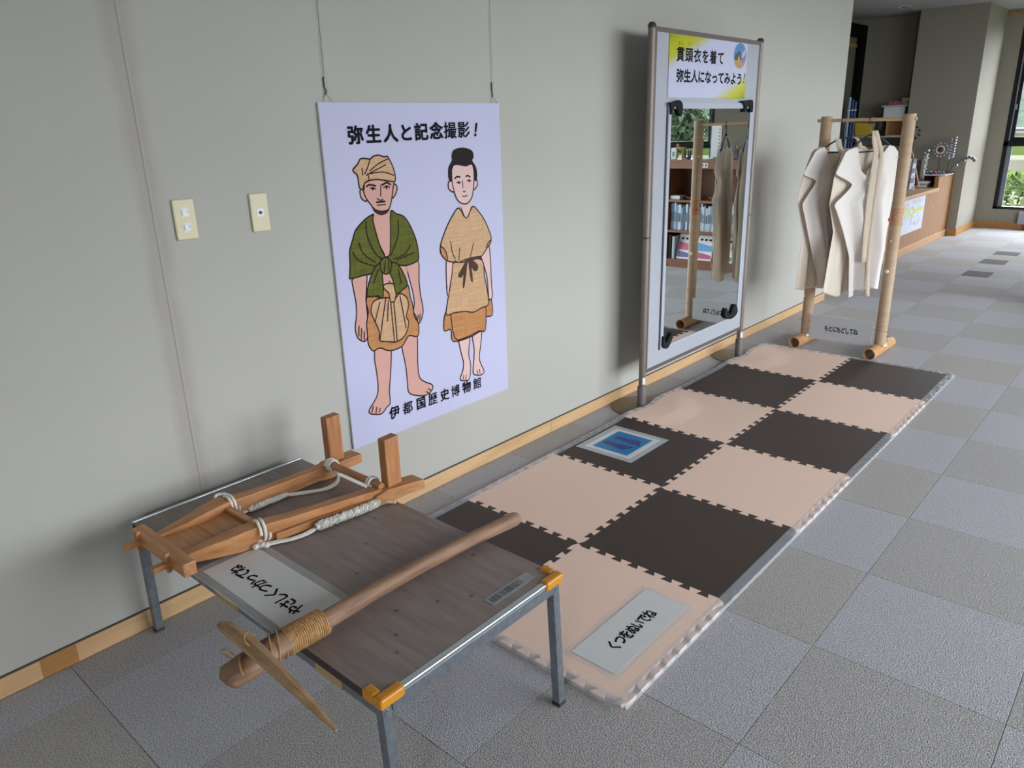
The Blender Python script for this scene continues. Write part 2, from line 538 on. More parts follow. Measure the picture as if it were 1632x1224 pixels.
struct(box('road', M_ROAD, -60, 90, 66, 69.5, -5.0, .45))
hm = MB()
hv, nx_, ny_ = [], 30, 8
for j in range(ny_ + 1):
    for i in range(nx_ + 1):
        x = -60 + 150 * i / nx_; y = 70 + 60 * j / ny_
        hv.append((x, y, 0.2 + 13 * sin(pi / 2 * j / ny_) * (0.75 + 0.25 * sin(x * .13 + 1)) + random.uniform(-.4, .4)))
hm.add(hv, [(j * (nx_ + 1) + i, j * (nx_ + 1) + i + 1, (j + 1) * (nx_ + 1) + i + 1, (j + 1) * (nx_ + 1) + i) for j in range(ny_) for i in range(nx_)])
struct(hm.build('hill', M_LEAF[1], smooth=True))

def foliage(c, r, n, size, seed):
    rnd = random.Random(seed)
    mb = MB()
    c = Vector(c)
    for _ in range(n):
        d = Vector((rnd.gauss(0, 1), rnd.gauss(0, 1), rnd.gauss(0, 1))).normalized()
        k = rnd.uniform(0.55, 1.0) ** 0.5
        p = c + Vector((d.x * r[0], d.y * r[1], d.z * r[2])) * k * (1 + 0.18 * sin(5 * d.x + seed) * cos(4 * d.z))
        a = Vector((rnd.uniform(-1, 1), rnd.uniform(-1, 1), rnd.uniform(-1, 1))).normalized() * size
        b = a.cross(Vector((rnd.uniform(-1, 1), rnd.uniform(-1, 1), rnd.uniform(-1, 1))).normalized())
        mb.add([p - a, p + b * .6, p + a, p - b * .6], [(0, 1, 2, 3)])
    return mb
def tree(name, label, base, r, h, n, size, m, seed, group=None):
    t = thing(name, label, 'tree' if 'tree' in name else 'bush', base, group)
    x, y, z = base
    foliage((x, y, z + h), r, n, size, seed).build('foliage', M_LEAF[m], t)
    MB().tube([(x, y, z), (x + .05, y, z + h * .5), (x, y, z + h)], [max(.06, h * .05), max(.05, h * .04), .03], 7).build('trunk', mat('bark', (92, 78, 62), 0.9), t)
BUSH = [(-0.10, 16.0, 1.35, 4.50), (3.6, 16.6, 1.2, 3.9), (6.9, 16.4, 1.3, 4.2)]
for k, (x, y, r, h) in enumerate(BUSH):
    tree('garden_bush', ('leafy green bush showing through the lower pane nearest the pillar', 'leafy bush outside the middle of the far window', 'leafy bush outside the second far window')[k], (x, y, -5.0), (r, r * .8, r * .7), h, 2200, 0.085, 0, 11 + k)
TREES = [(9.5, 40, 3.0, 'broad dark green tree standing behind the pale field'), (17.5, 42, 3.4, 'blue green tree standing beyond the field edge'), (-3.5, 58, 3.0, 'dark round tree beside the road'), (24.5, 44, 3.8, 'tall dark tree at the far end of the field'), (30.5, 47, 4.6, 'broad blue green tree on the upper terraces'), (37, 53, 4.8, 'large dark tree on the highest terrace'), (32.5, 59, 4.0, 'round tree standing just before the road'), (8, 60, 3.2, 'blue green tree standing across the road'), (18.5, 56, 3.2, 'large dark tree across the road below the hill')]
for k, (x, y, r, lab) in enumerate(TREES):
    tree('roadside_tree', lab, (x, y, gz(y)), (r * .7, r * .7, r * .6), r * .8, 1100, 0.30, 1 + k % 2, 40 + k)
for k, (x, y, w) in enumerate(((-10.5, 61, 4.5), (14.8, 62.5, 5), (24, 63, 4))):
    t = thing('distant_house', ('white walled house with grey roof beyond the road', 'long white house with pale roof on the hillside', 'small white house with grey roof among trees')[k], 'house', (x, y, gz(y)))
    g0 = gz(y)
    box('house_wall', mat('house_wall', (84, 84, 84), 0.8), x - w / 2, x + w / 2, y - 2, y + 2, g0, g0 + 2.2, t)
    MB().add([(x - w / 2 - .3, y - 2.4, g0 + 2.2), (x + w / 2 + .3, y - 2.4, g0 + 2.2), (x + w / 2 + .3, y + 2.4, g0 + 2.2), (x - w / 2 - .3, y + 2.4, g0 + 2.2), (x - w / 2, y, g0 + 3.4), (x + w / 2, y, g0 + 3.4)],
             [(0, 1, 5, 4), (2, 3, 4, 5), (1, 2, 5), (3, 0, 4), (3, 2, 1, 0)]).build('house_roof', mat('house_roof', (46, 48, 56), 0.6), t)
    for q in range(3):
        xx = x - w / 2 + w * (q + .5) / 3
        box('house_window', mat('house_window', (70, 80, 92), 0.2), xx - .4, xx + .4, y - 2.02, y - 1.98, g0 + .7, g0 + 1.6, t)

# ------------------------------------------------------------------ wall plates
M_PLATE = mat('plate_beige', (214, 203, 168), 0.4)
M_SWITCH = mat('switch_white', (226, 228, 226), 0.35)
t = thing('switch_plate', 'beige wall plate with two white rocker switches', 'light switch', (0, 1.0815, 1.209))
MB().box(0, .009, 1.047, 1.116, 1.209, 1.331).build('plate', M_PLATE, t, bevel=0.005)
for zz in (1.292, 1.247):
    r = MB().box(.008, .0105, 1.068, 1.094, zz - .013, zz + .013).build('switch_frame', M_SWITCH, t, bevel=0.001)
    MB().box(.0105, .014, 1.072, 1.088, zz - .009, zz + .009).build('rocker', M_SWITCH, r, bevel=0.001)
    MB().box(.0105, .0118, 1.0895, 1.0905, zz - .002, zz + .005).build('mark', mat('grey_mark', (120, 124, 126), .5), r)
t = thing('jack_plate', 'beige wall plate with a single round black jack', 'wall socket', (0, 1.333, 1.205))
MB().box(0, .009, 1.301, 1.366, 1.205, 1.329).build('plate', M_PLATE, t, bevel=0.005)
r = MB().box(.008, .0105, 1.320, 1.346, 1.254, 1.280).build('socket_frame', M_SWITCH, t, bevel=0.001)
MB().tube([(.0105, 1.333, 1.267), (.0125, 1.333, 1.267)], 0.0055, 12).build('jack', M_BLACK, r)

# ------------------------------------------------------------------ big poster on wires
M_PAPER = mat('poster_white', (190, 189, 216), 0.5, spec=0.15)
M_FOAM = mat('foam_core', (224, 224, 226), 0.7)
PT = (1.600, 2.508, 0.330, 1.606)
poster = thing('hanging_poster', 'large white poster of two people in ancient dress with black lettering', 'poster', (0.006, (PT[0] + PT[1]) / 2, PT[2]))
MB().box(0.003, 0.0115, PT[0], PT[1], PT[2], PT[3]).build('panel', M_FOAM, poster)
MB().add([(.0118, PT[0], PT[2]), (.0118, PT[1], PT[2]), (.0118, PT[1], PT[3]), (.0118, PT[0], PT[3])], [(0, 1, 2, 3)]).build('print_sheet', M_PAPER, poster)
PF = FR((0.012, 1.6, 0.33), Y, Z)
PF = (PF[0], Y, Z, X)
PCOL = {'skin': (206, 158, 146), 'skin2': (218, 184, 180), 'cloth': (214, 176, 140), 'cloth2': (200, 146, 100), 'green': (104, 108, 44), 'dark': (48, 30, 28), 'belt': (74, 54, 46), 'hair': (26, 14, 14)}
def weave(name, col, d):
    """printed cloth: fine threads crossing each other"""
    m = mat('print_' + name, col, 0.45, noise=(70, 0.3, 0.7), col2=tuple(max(0, v - d) for v in col), stretch=(1, 0.12, 2.2), spec=0.12)
    nt = m.node_tree
    b = nt.nodes['Principled BSDF']
    first = b.inputs['Base Color'].links[0].from_socket
    mp = [n for n in nt.nodes if n.type == 'MAPPING'][0]
    m2 = nt.nodes.new('ShaderNodeMapping'); m2.inputs['Scale'].default_value = (1, 2.2, 0.12)
    nt.links.new(mp.inputs['Vector'].links[0].from_socket, m2.inputs['Vector'])
    n2 = nt.nodes.new('ShaderNodeTexNoise'); n2.inputs['Scale'].default_value = 70
    nt.links.new(m2.outputs['Vector'], n2.inputs['Vector'])
    mx = nt.nodes.new('ShaderNodeMix'); mx.data_type = 'RGBA'
    mr = nt.nodes.new('ShaderNodeMapRange')
    mr.inputs['From Min'].default_value = .35; mr.inputs['From Max'].default_value = .7; mr.inputs['To Max'].default_value = .8
    nt.links.new(n2.outputs['Fac'], mr.inputs['Value']); nt.links.new(mr.outputs['Result'], mx.inputs['Factor'])
    nt.links.new(first, mx.inputs[6]); mx.inputs[7].default_value = lin(tuple(max(0, v - d) for v in col))
    nt.links.new(mx.outputs[2], b.inputs['Base Color'])
    return m
PM = {k: (weave(k, v, 26) if k in ('cloth', 'cloth2', 'green') else mat('print_' + k, v, 0.45, spec=0.12)) for k, v in PCOL.items()}
M_INK = mat('ink_black', (14, 14, 24), 0.6, spec=0.08)
M_OUT = mat('ink_outline', (44, 26, 28), 0.6, spec=0.08)
FILL=[('skin',1,[(72,666),(70,627),(76,570),(72,520),(61,478),(68,438),(93,418),(109,422),(118,446),(116,485),(123,510),(123,574),(131,623),(134,672)]),
('skin',1,[(333,683),(341,633),(357,564),(361,516),(353,484),(365,461),(366,433),(384,433),(403,467),(404,502),(397,544),(394,605),(396,684)]),
('skin',1,[(147,387),(138,336),(142,281),(143,219),(131,181),(94,144),(88,128),(107,115),(148,105),(175,123),(196,138),(197,190),(211,263),(224,390),(172,405)]),
('skin',1,[(281,394),(279,350),(290,278),(294,206),(296,155),(334,130),(388,115),(427,130),(427,152),(393,172),(361,202),(356,268),(363,393),(323,398)]),
('cloth2',1,[(132,588),(123,561),(129,528),(116,485),(115,440),(115,401),(135,370),(168,375),(216,352),(276,354),(304,378),(323,391),(368,379),(375,432),(356,463),(352,511),(342,547),(337,591),(325,596),(298,581),(259,610),(227,616),(209,597),(202,569),(159,583)]),
('cloth',1,[(206,568),(157,561),(141,526),(153,491),(172,441),(170,405),(203,393),(242,382),(257,381),(288,389),(311,411),(324,449),(313,472),(330,515),(321,551),(288,570),(262,555)]),
('skin',0,[(205,711),(206,667),(206,600),(235,615),(264,613),(298,581),(330,602),(329,677),(256,704)]),
('cloth',1,[(210,612),(227,619),(259,614),(272,592),(263,548),(240,546),(235,579),(221,594)]),
('skin',0,[(193,891),(188,867),(201,817),(217,754),(230,720),(255,727),(269,809),(277,889),(257,900),(225,897)]),
('green',1,[(192,885),(161,876),(128,856),(103,835),(89,807),(70,767),(66,720),(59,678),(61,665),(114,668),(165,670),(203,693),(231,721),(211,767),(197,818),(188,867)]),
('green',1,[(276,889),(303,877),(335,866),(357,843),(379,803),(396,756),(401,703),(394,685),(350,675),(308,678),(256,701),(231,721),(255,730),(267,810)]),
('green',1,[(204,702),(179,690),(151,651),(129,592),(159,581),(183,580),(201,566),(210,609),(212,666),(226,689)]),
('green',1,[(255,688),(248,657),(261,626),(272,572),(307,583),(332,598),(320,636),(299,675),(276,695)]),
('green',1,[(209,711),(234,720),(256,704),(257,672),(239,656),(216,662),(203,683)]),
('skin',1,[(154,980),(141,975),(143,951),(157,938),(168,938),(163,959)]),
('skin',1,[(294,984),(310,986),(316,971),(306,950),(290,937),(289,954)]),
('skin',1,[(155,1006),(154,982),(165,947),(188,918),(198,899),(223,883),(255,886),(274,907),(288,942),(295,972),(299,1002),(230,1018),(186,1015)]),
('dark',0,[(193,915),(202,899),(223,883),(255,886),(275,907),(261,898),(233,896),(206,904)]),
('dark',0,[(154,1003),(165,996),(160,973),(153,981)]),
('cloth',1,[(119,1051),(142,1069),(156,1086),(185,1085),(198,1083),(215,1092),(239,1095),(265,1088),(281,1089),(287,1080),(301,1055),(310,1025),(310,1001),(295,997),(229,1009),(185,1008),(164,999),(152,980),(140,986),(138,1007),(135,1030),(121,1042)]),
('skin2',1,[(554,665),(545,599),(545,546),(543,559),(549,510),(570,577),(598,659)]),
('skin2',1,[(758,660),(762,638),(789,562),(795,487),(798,453),(809,448),(821,468),(818,520),(817,594),(815,660),(806,690)]),
('skin2',1,[(600,319),(608,250),(620,202),(612,166),(593,133),(609,121),(645,115),(657,139),(662,184),(653,239),(664,316)]),
('skin2',1,[(684,315),(690,246),(681,179),(676,142),(688,127),(725,117),(747,127),(733,158),(719,201),(734,266),(738,326)]),
('cloth2',1,[(527,443),(514,371),(554,366),(563,311),(668,308),(732,320),(766,320),(773,376),(816,378),(814,447),(798,450),(698,439),(578,454)]),
('cloth2',1,[(558,444),(574,325),(638,312),(727,323),(766,320),(771,440),(697,432),(578,447)]),
('cloth',1,[(603,654),(580,609),(561,542),(542,483),(533,435),(577,435),(646,428),(696,415),(749,425),(792,432),(790,488),(773,565),(757,639)]),
('skin2',0,[(649,893),(649,870),(678,822),(713,867),(707,898)]),
('cloth',1,[(638,868),(603,844),(566,802),(537,758),(521,724),(523,693),(556,661),(607,647),(670,641),(721,645),(763,653),(806,690),(826,716),(820,745),(787,805),(754,843),(720,867),(678,822)]),
('cloth2',1,[(522,724),(549,702),(556,661),(525,690)]),
('cloth2',1,[(826,716),(802,699),(793,681),(817,696)]),
('belt',0,[(598,658),(622,647),(671,646),(752,641),(754,655),(671,655),(600,644)]),
('belt',0,[(671,651),(634,615),(613,590),(631,578),(658,604),(675,637)]),
('belt',0,[(676,647),(708,596),(733,596),(733,621),(691,650)]),
('belt',0,[(658,639),(637,545),(648,537),(669,623)]),
('belt',0,[(678,640),(688,557),(701,556),(692,634)]),
('skin2',1,[(603,979),(586,973),(585,951),(600,938),(614,936),(611,962)]),
('skin2',1,[(735,986),(752,972),(753,952),(735,936),(725,940)]),
('hair',0,[(611,1077),(626,1099),(678,1106),(730,1092),(738,1065),(729,1053),(750,1025),(755,992),(746,966),(732,973),(613,981),(594,979),(587,1002),(592,1034),(612,1058)]),
('skin2',1,[(617,1040),(606,982),(618,929),(635,898),(663,883),(692,884),(718,907),(730,947),(736,1000),(726,1038),(688,1034)])]
LINE=[(3,[(198,1083),(185,1056),(167,1031)]),
(3,[(159,1054),(159,1028)]),
(3,[(182,1033),(185,1009),(164,1002)]),
(3,[(270,1060),(210,1040),(174,1027)]),
(3,[(288,1082),(235,1065),(191,1041)]),
(3,[(188,1032),(255,1034),(305,1019)]),
(3,[(186,980),(199,982),(214,975)]),
(3,[(249,978),(266,983),(281,976)]),
(3,[(239,991),(233,947)]),
(3,[(214,943),(229,934),(245,937)]),
(3,[(212,917),(255,917)]),
(3,[(113,792),(131,747),(181,709)]),
(3,[(156,865),(154,817),(178,753),(213,717)]),
(3,[(80,763),(106,726),(179,694)]),
(3,[(308,852),(302,793),(258,723)]),
(3,[(362,754),(329,720),(269,709)]),
(3,[(380,719),(285,703)]),
(3,[(193,888),(188,867),(197,818),(211,767),(231,721)]),
(3,[(631,970),(645,972),(656,968)]),
(3,[(691,973),(705,976),(717,971)]),
(3,[(666,978),(667,945)]),
(3,[(666,935),(673,930),(681,934)]),
(3,[(660,915),(674,912),(691,915)]),
(3,[(580,740),(586,691),(603,662)]),
(3,[(715,716),(691,656)]),
(3,[(631,706),(622,652)]),
(3,[(649,870),(678,822),(713,867)]),
(3,[(217,563),(172,408)]),
(3,[(240,546),(243,384)]),
(3,[(256,543),(257,382)]),
(3,[(288,563),(308,425)]),
(3,[(188,555),(156,484)]),
(3,[(229,554),(216,471)]),
(3,[(230,708),(220,665)]),
(3,[(245,709),(244,661)]),
(3,[(73,443),(79,484)]),
(3,[(83,428),(90,472)]),
(3,[(97,421),(101,456)]),
(3,[(376,466),(368,440)]),
(3,[(388,470),(380,438)]),
(3,[(100,125),(111,149)]),
(3,[(120,115),(127,141)]),
(3,[(136,114),(144,132)]),
(3,[(390,133),(411,114)]),
(3,[(400,142),(422,127)]),
(3,[(610,125),(616,146)]),
(3,[(625,118),(631,142)]),
(3,[(704,125),(702,147)]),
(3,[(720,124),(716,147)]),
(3,[(241,630),(242,622)]),
(3,[(194,682),(164,630)]),
(3,[(290,667),(301,607)]),
(5,[(170,987),(185,993),(215,987)]),
(5,[(243,988),(267,995),(286,986)]),
(5,[(209,928),(253,928)]),
(5,[(620,986),(637,994),(654,990)]),
(5,[(685,991),(699,994),(713,986)]),
(8,[(195,978),(203,978)]),
(8,[(260,978),(268,978)]),
(8,[(640,970),(649,969)]),
(8,[(701,973),(709,972)])]

def cr(pts, closed, n=4):
    """Catmull-Rom through 2-D points"""
    out, m = [], len(pts)
    rng = range(m) if closed else range(m - 1)
    for i in rng:
        g = (lambda j: pts[j % m]) if closed else (lambda j: pts[max(0, min(m - 1, j))])
        p0, p1, p2, p3 = g(i - 1), g(i), g(i + 1), g(i + 2)
        for k in range(n):
            s = k / n
            out.append(tuple(0.5 * (2 * p1[a] + (p2[a] - p0[a]) * s + (2 * p0[a] - 5 * p1[a] + 4 * p2[a] - p3[a]) * s * s + (3 * p1[a] - p0[a] - 3 * p2[a] + p3[a]) * s ** 3) for a in (0, 1)))
    if not closed:
        out.append(pts[-1])
    return out
h = 0.0002
part_of = {'skin': 'printed_skin', 'skin2': 'printed_skin', 'cloth': 'printed_cloth', 'cloth2': 'printed_cloth', 'green': 'printed_shawl', 'dark': 'printed_beard', 'belt': 'printed_belt', 'hair': 'printed_hair'}
for col, ln, pts in FILL:
    q = [(a / 1000, b / 1000) for a, b in pts]
    q = cr(q, True, 3)
    o = MB().sheet(q, PF, h).build(part_of[col], PM[col], poster)
    if ln:
        MB().ribbon(q + [q[0], q[1]], 0.0055, PF, h + 0.00002).build('printed_outline', M_OUT, poster)
    h += 0.00004
for w, pts in LINE:
    q = [(a / 1000, b / 1000) for a, b in pts]
    MB().ribbon(cr(q, False, 4) if len(q) > 2 else q, w * 0.0014, PF, h).build('printed_line', M_OUT, poster)
DENSE = '撮影貫頭着館博歴都'
tm = MB()
for k, (ch, x) in enumerate(zip('弥生人と記念撮影', (143, 224, 304, 380, 457, 536, 611, 687))):
    letters(tm, [(ch, x / 1000, 1.168 + .001 * k, 0.072, 0.066)], PF, h, 0.020 if ch in DENSE else 0.034)
tm.build('heading_lettering', M_INK, poster)
tm = MB(); letters(tm, [('！', 0.776, 1.174, 0.07, 0.066)], PF, h, 0.03, shear=0.2); tm.build('exclamation_mark', M_INK, poster)
for k, (ch, x) in enumerate(zip('伊都国歴史博物館', (214, 285, 358, 426, 496, 561, 631, 700))):
    tm = MB(); letters(tm, [(ch, x / 1000, 0.092 - .001 * k, 0.055, 0.056)], PF, h, 0.014 if ch in DENSE else 0.024)
    tm.build('museum_letter', M_INK, poster)

M_WIRE = mat('steel_wire', (120, 120, 122), 0.3, metal=0.9)
M_CLASP = mat('clasp_steel', (110, 110, 110), 0.3, metal=0.8)
for yy, nm in ((1.640, 'thin steel wire with clasp holding the poster by its edge beside the jack plate'), (2.476, 'thin steel wire with clasp holding the poster edge nearer the mirror stand')):
    t = thing('hanging_wire', nm, 'picture wire', (0.006, yy, 1.606))
    MB().tube([(.006, yy, 1.66), (.006, yy + .002, 2.2), (.006, yy + .004, CEIL)], 0.0009, 6).build('wire', M_WIRE, t)
    MB().tube([(.006, yy, 1.655), (.006, yy, 1.688)], 0.0048, 10).build('clasp', M_CLASP, t, smooth=True)
    MB().tube([(.006, yy, 1.656), (.006, yy + .003, 1.640), (.006, yy - .002, 1.632)], 0.0030, 8).build('hook', M_CLASP, t, smooth=True)
    MB().tube([(.006, yy - .002, 1.633), (.006, yy - .013, 1.622), (.006, yy - .009, 1.6065)], 0.0009, 5).tube([(.006, yy, 1.633), (.006, yy + .016, 1.618), (.006, yy + .026, 1.6065)], 0.0009, 5).build('loop', M_WIRE, t)

# ------------------------------------------------------------------ low table
M_TOP = mat('table_laminate', (144, 131, 124), 0.38, noise=(9, 0.3, 0.72), col2=(124, 110, 105), stretch=(0.7, 6, 1))
M_EDGE = mat('table_edge_dark', (58, 46, 42), 0.5)
M_TRIM = mat('aluminium_trim', (196, 204, 206), 0.28, metal=0.85)
M_STEEL = mat('galvanised_steel', (150, 156, 162), 0.38, metal=0.75, noise=(45, 0.3, 0.7), col2=(128, 134, 142))
M_CAP = mat('orange_plastic', (206, 136, 32), 0.4)
TX, TXE, TYA, TYB, TH = 0.050, 1.245, 0.737, 1.335, 0.400
table = thing('low_table', 'low table with brown laminate top, steel legs and orange corner guards', 'table', ((TX + TXE) / 2, (TYA + TYB) / 2, 0))
box('tabletop', M_TOP, TX + .012, TXE - .018, TYA, TYB, TH - .022, TH, table, bevel=0.0015)
box('edge_band', M_EDGE, TX + .012, TXE - .018, TYA - .0015, TYA, TH - .020, TH - .001, table)
box('edge_trim', M_TRIM, TX, TX + .012, TYA, TYB, TH - .024, TH + .003, table, bevel=0.002)
box('edge_trim', M_TRIM, TXE - .018, TXE, TYA, TYB, TH - .012, TH + .001, table, bevel=0.003)
box('apron_rail', M_STEEL, TX + .02, TXE - .02, TYA + .006, TYA + .03, TH - .052, TH - .022, table, bevel=0.001)
box('apron_rail', M_STEEL, TX + .02, TXE - .02, TYB - .03, TYB - .006, TH - .052, TH - .022, table, bevel=0.001)
box('apron_rail', M_STEEL, TXE - .024, TXE - .002, TYA + .03, TYB - .03, TH - .045, TH - .012, table, bevel=0.001)
box('apron_rail', M_STEEL, TX + .002, TX + .024, TYA + .03, TYB - .03, TH - .052, TH - .024, table, bevel=0.001)
for xx, yy in ((TXE - .017, TYB - .016), (TXE - .017, TYA + .016), (TX + .017, TYA + .016), (TX + .017, TYB - .016)):
    splay = -0.02 if xx < .5 else 0.018
    lg = MB()
    a = .0125
    vs = []
    for z, dx in ((0.006, splay), (TH - .014, 0)):
        vs += [(xx + dx + sx * a, yy + sy * a, z) for sx, sy in ((-1, -1), (1, -1), (1, 1), (-1, 1))]
    lg.add(vs, [(0, 3, 2, 1), (4, 5, 6, 7), (0, 1, 5, 4), (1, 2, 6, 5), (2, 3, 7, 6), (3, 0, 4, 7)])
    l = lg.build('leg', M_STEEL, table, bevel=0.0015)
    box('foot_cap', mat('dark_rubber', (52, 50, 50), .7), xx + splay - .0135, xx + splay + .0135, yy - .0135, yy + .0135, 0, .010, l)
    if xx > .5:
        MB().tube([(xx + a - .001, yy, TH - .038), (xx + a + .004, yy, TH - .038)], 0.006, 12).build('bolt', mat('bolt_steel', (190, 194, 198), .25, metal=.9), l, smooth=True)
for yy, s in ((TYB, -1), (TYA, 1)):
    cp = MB()
    cp.box(TXE - .022, TXE + .005, min(yy - s * .005, yy + s * .062), max(yy - s * .005, yy + s * .062), TH - .021, TH + .006)
    cp.box(TXE - .060, TXE - .0215, min(yy - s * .005, yy + s * .020), max(yy - s * .005, yy + s * .020), TH - .021, TH + .006)
    cp.build('corner_guard', M_CAP, table, bevel=0.006)
lb = MB().box(1.165, 1.200, 1.125, 1.285, TH, TH + .0012).build('asset_tag', mat('tag_film', (150, 156, 156), 0.25, metal=.3), table, bevel=0.0)
for k in range(17):
    box('bar', mat('bar_dark', (66, 68, 68), .5), 1.172, 1.194, 1.135 + k * .0068, 1.135 + k * .0068 + random.choice((.0018, .003, .0042)), TH + .0012, TH + .0016, lb)
for (px_, py_) in ((0.62, 1.22), (0.82, 1.00), (0.93, 1.18), (1.00, 1.26), (1.08, 1.05), (1.10, 0.90), (1.15, 0.86), (1.03, 0.96), (0.72, 1.11), (1.13, 1.12)):
    pts = [(px_ + cos(k * pi / 4) * random.uniform(.003, .010), py_ + sin(k * pi / 4) * random.uniform(.003, .010)) for k in range(8)]
    MB().sheet(pts, FR((0, 0, TH), X, Y), 0.0002).build('stain', mat('table_stain', (104, 88, 82), .5), table)
for a_, b_ in ((0.55, 0.66), (1.00, 1.10)):
    box('tape_patch', mat('old_tape', (176, 148, 98), 0.4), a_, b_, TYA + .0045, TYA + .006, TH - .052, TH - .024, table)

# ------------------------------------------------------------------ wooden sled-like tool with ropes
M_CEDAR = mat('cedar', (198, 142, 92), 0.5, noise=(9, 0.3, 0.7), col2=(166, 110, 66), stretch=(7, 0.9, 7))
M_CEDARX = mat('cedar_cross', (198, 144, 96), 0.5, noise=(9, 0.3, 0.7), col2=(166, 112, 70), stretch=(0.9, 7, 7))
M_CEDARZ = mat('cedar_post', (186, 128, 80), 0.5, noise=(9, 0.3, 0.7), col2=(150, 96, 54), stretch=(7, 7, 0.9))
M_ROPE = mat('white_rope', (246, 242, 236), 0.85, noise=(160, 0.3, 0.7), col2=(222, 216, 206), bump=(220, 0.8, 0.004))
T0 = TH + .0022
tool = thing('wooden_field_tool', 'wooden frame tool with two upright posts and white ropes on the low table', 'wooden tool', (0.39, 1.05, T0))
ra = MB().sections([(0.268, .700, .014, T0 + .018, T0 + .038), (0.272, .740, .015, T0 + .012, T0 + .044), (0.277, .80, .021, T0 + .006, T0 + .052), (0.272, .86, .027, T0 + .001, T0 + .060), (0.262, .925, .030, T0, T0 + .062), (0.264, 1.00, .021, T0, T0 + .055), (0.266, 1.12, .018, T0, T0 + .050), (0.266, 1.24, .018, T0 + .004, T0 + .048), (0.264, 1.30, .022, T0 + .003, T0 + .048)]).build('side_rail', M_CEDAR, tool, bevel=0.003)
rb = MB().sections([(0.432, .700, .014, T0 + .018, T0 + .038), (0.440, .740, .015, T0 + .012, T0 + .044), (0.452, .80, .021, T0 + .006, T0 + .052), (0.464, .86, .025, T0 + .001, T0 + .058), (0.472, .925, .026, T0, T0 + .060), (0.486, 1.00, .021, T0, T0 + .054), (0.508, 1.12, .019, T0, T0 + .050), (0.532, 1.24, .019, T0 + .004, T0 + .048), (0.546, 1.30, .024, T0 + .003, T0 + .048)]).build('side_rail', M_CEDAR, tool, bevel=0.003)
MB().sections([(0.510, .955, .006, T0 + .002, T0 + .026), (0.533, 1.12, .007, T0 + .002, T0 + .026), (0.556, 1.235, .007, T0 + .004, T0 + .026), (0.566, 1.285, .005, T0 + .006, T0 + .024)]).build('rail_ledge', M_CEDAR, rb, bevel=0.002)
for cx, dx in ((0.262, 0.0), (0.556, 0.03)):
    f = MB().sections([(cx - dx * .2, 1.270, .024, T0 + .001, T0 + .034), (cx, 1.305, .030, T0, T0 + .047), (cx + dx * .5, 1.370, .031, T0 + .012, T0 + .047), (cx + dx, 1.432, .031, T0 + .014, T0 + .046)]).build('post_foot', M_CEDAR, tool, bevel=0.003)
    xx = cx - 0.006 + dx * .25
    MB().sections([(xx, 1.318, .017, T0 + .046, T0 + .206), (xx, 1.374, .017, T0 + .046, T0 + .208)]).build('post', M_CEDARZ, tool, bevel=0.003)
MB().tube([(.270, 1.304, T0 + .052), (.560, 1.304, T0 + .052)], 0.0125, 12).build('crossbar', M_CEDARX, tool, smooth=True)
MB().box(.200, .508, .686, .722, T0 + .012, T0 + .052).build('end_beam', M_CEDARX, tool, bevel=0.003)
for xx in (.246, .424):
    pg = MB().box(xx - .011, xx + .011, .640, .690, T0 + .018, T0 + .034).build('peg', M_CEDAR, tool, bevel=0.003)
    MB().box(xx - .007, xx + .007, .676, .689, T0 + .001, T0 + .060).build('wedge', M_CEDARZ, pg, bevel=0.002)
for y0, y1 in ((.724, .826), (.828, .922)):
    MB().sections([(0.355 + (y0 - .72) * .08, y0, .078 + (y0 - .72) * .06, T0 + .022, T0 + .034), (0.355 + (y1 - .72) * .08, y1, .078 + (y1 - .72) * .06, T0 + .024, T0 + .036)]).build('seat_plank', M_CEDARX, tool, bevel=0.0012)
MB().obox((.366, .932, T0 + .036), (.092, 0, 0), (0, .010, 0), (0, 0, .012)).build('seat_bar', M_CEDARX, tool, bevel=0.002)

def rope(path, r=0.0042, n=8):
    return MB().tube([Vector(p) for p in spline(path, 6)], r, n)
def spline(pts, n):
    out, m = [], len(pts)
    for i in range(m - 1):
        g = lambda j: Vector(pts[max(0, min(m - 1, j))])
        p0, p1, p2, p3 = g(i - 1), g(i), g(i + 1), g(i + 2)
        for k in range(n):
            s = k / n
            out.append(0.5 * (2 * p1 + (p2 - p0) * s + (2 * p0 - 5 * p1 + 4 * p2 - p3) * s * s + (3 * p1 - p0 - 3 * p2 + p3) * s ** 3))
    out.append(Vector(pts[-1]))
    return out
def coil(c, ax, rx, rz, turns, pitch, r, m, name, parent, seg=16):
    """rope wound round a bar through c along direction ax"""
    ax = Vector(ax).normalized(); s = ax.cross(Z).normalized()
    P = [Vector(c) + ax * (pitch * (k / seg - turns / 2)) + s * (cos(2 * pi * k / seg) * rx) + Z * (sin(2 * pi * k / seg) * rz) for k in range(int(turns * seg) + 1)]
    return MB().tube(P, r, 7).build(name, m, parent, smooth=True)
coil((.262, .955, T0 + .0365), (0, 1, 0), .034, .030, 2, .011, .0042, M_ROPE, 'rope_loop', tool)
coil((.478, .930, T0 + .0375), (.15, 1, 0), .034, .031, 2, .013, .0042, M_ROPE, 'rope_loop', tool)
coil((.300, 1.304, T0 + .052), (1, 0, 0), .018, .018, 3, .010, .0042, M_ROPE, 'rope_loop', tool)
coil((.515, 1.304, T0 + .052), (1, 0, 0), .018, .018, 2, .011, .0042, M_ROPE, 'rope_loop', tool)
rope([(.232, .925, T0 + .064), (.226, .935, T0 + .066), (.240, .95, T0 + .068), (.262, .957, T0 + .066)]).build('rope_strand', M_ROPE, tool, smooth=True)
rope([(.292, .975, T0 + .010), (.288, .99, T0 + .008), (.290, 1.05, T0 + .012)]).build('rope_strand', M_ROPE, tool, smooth=True)
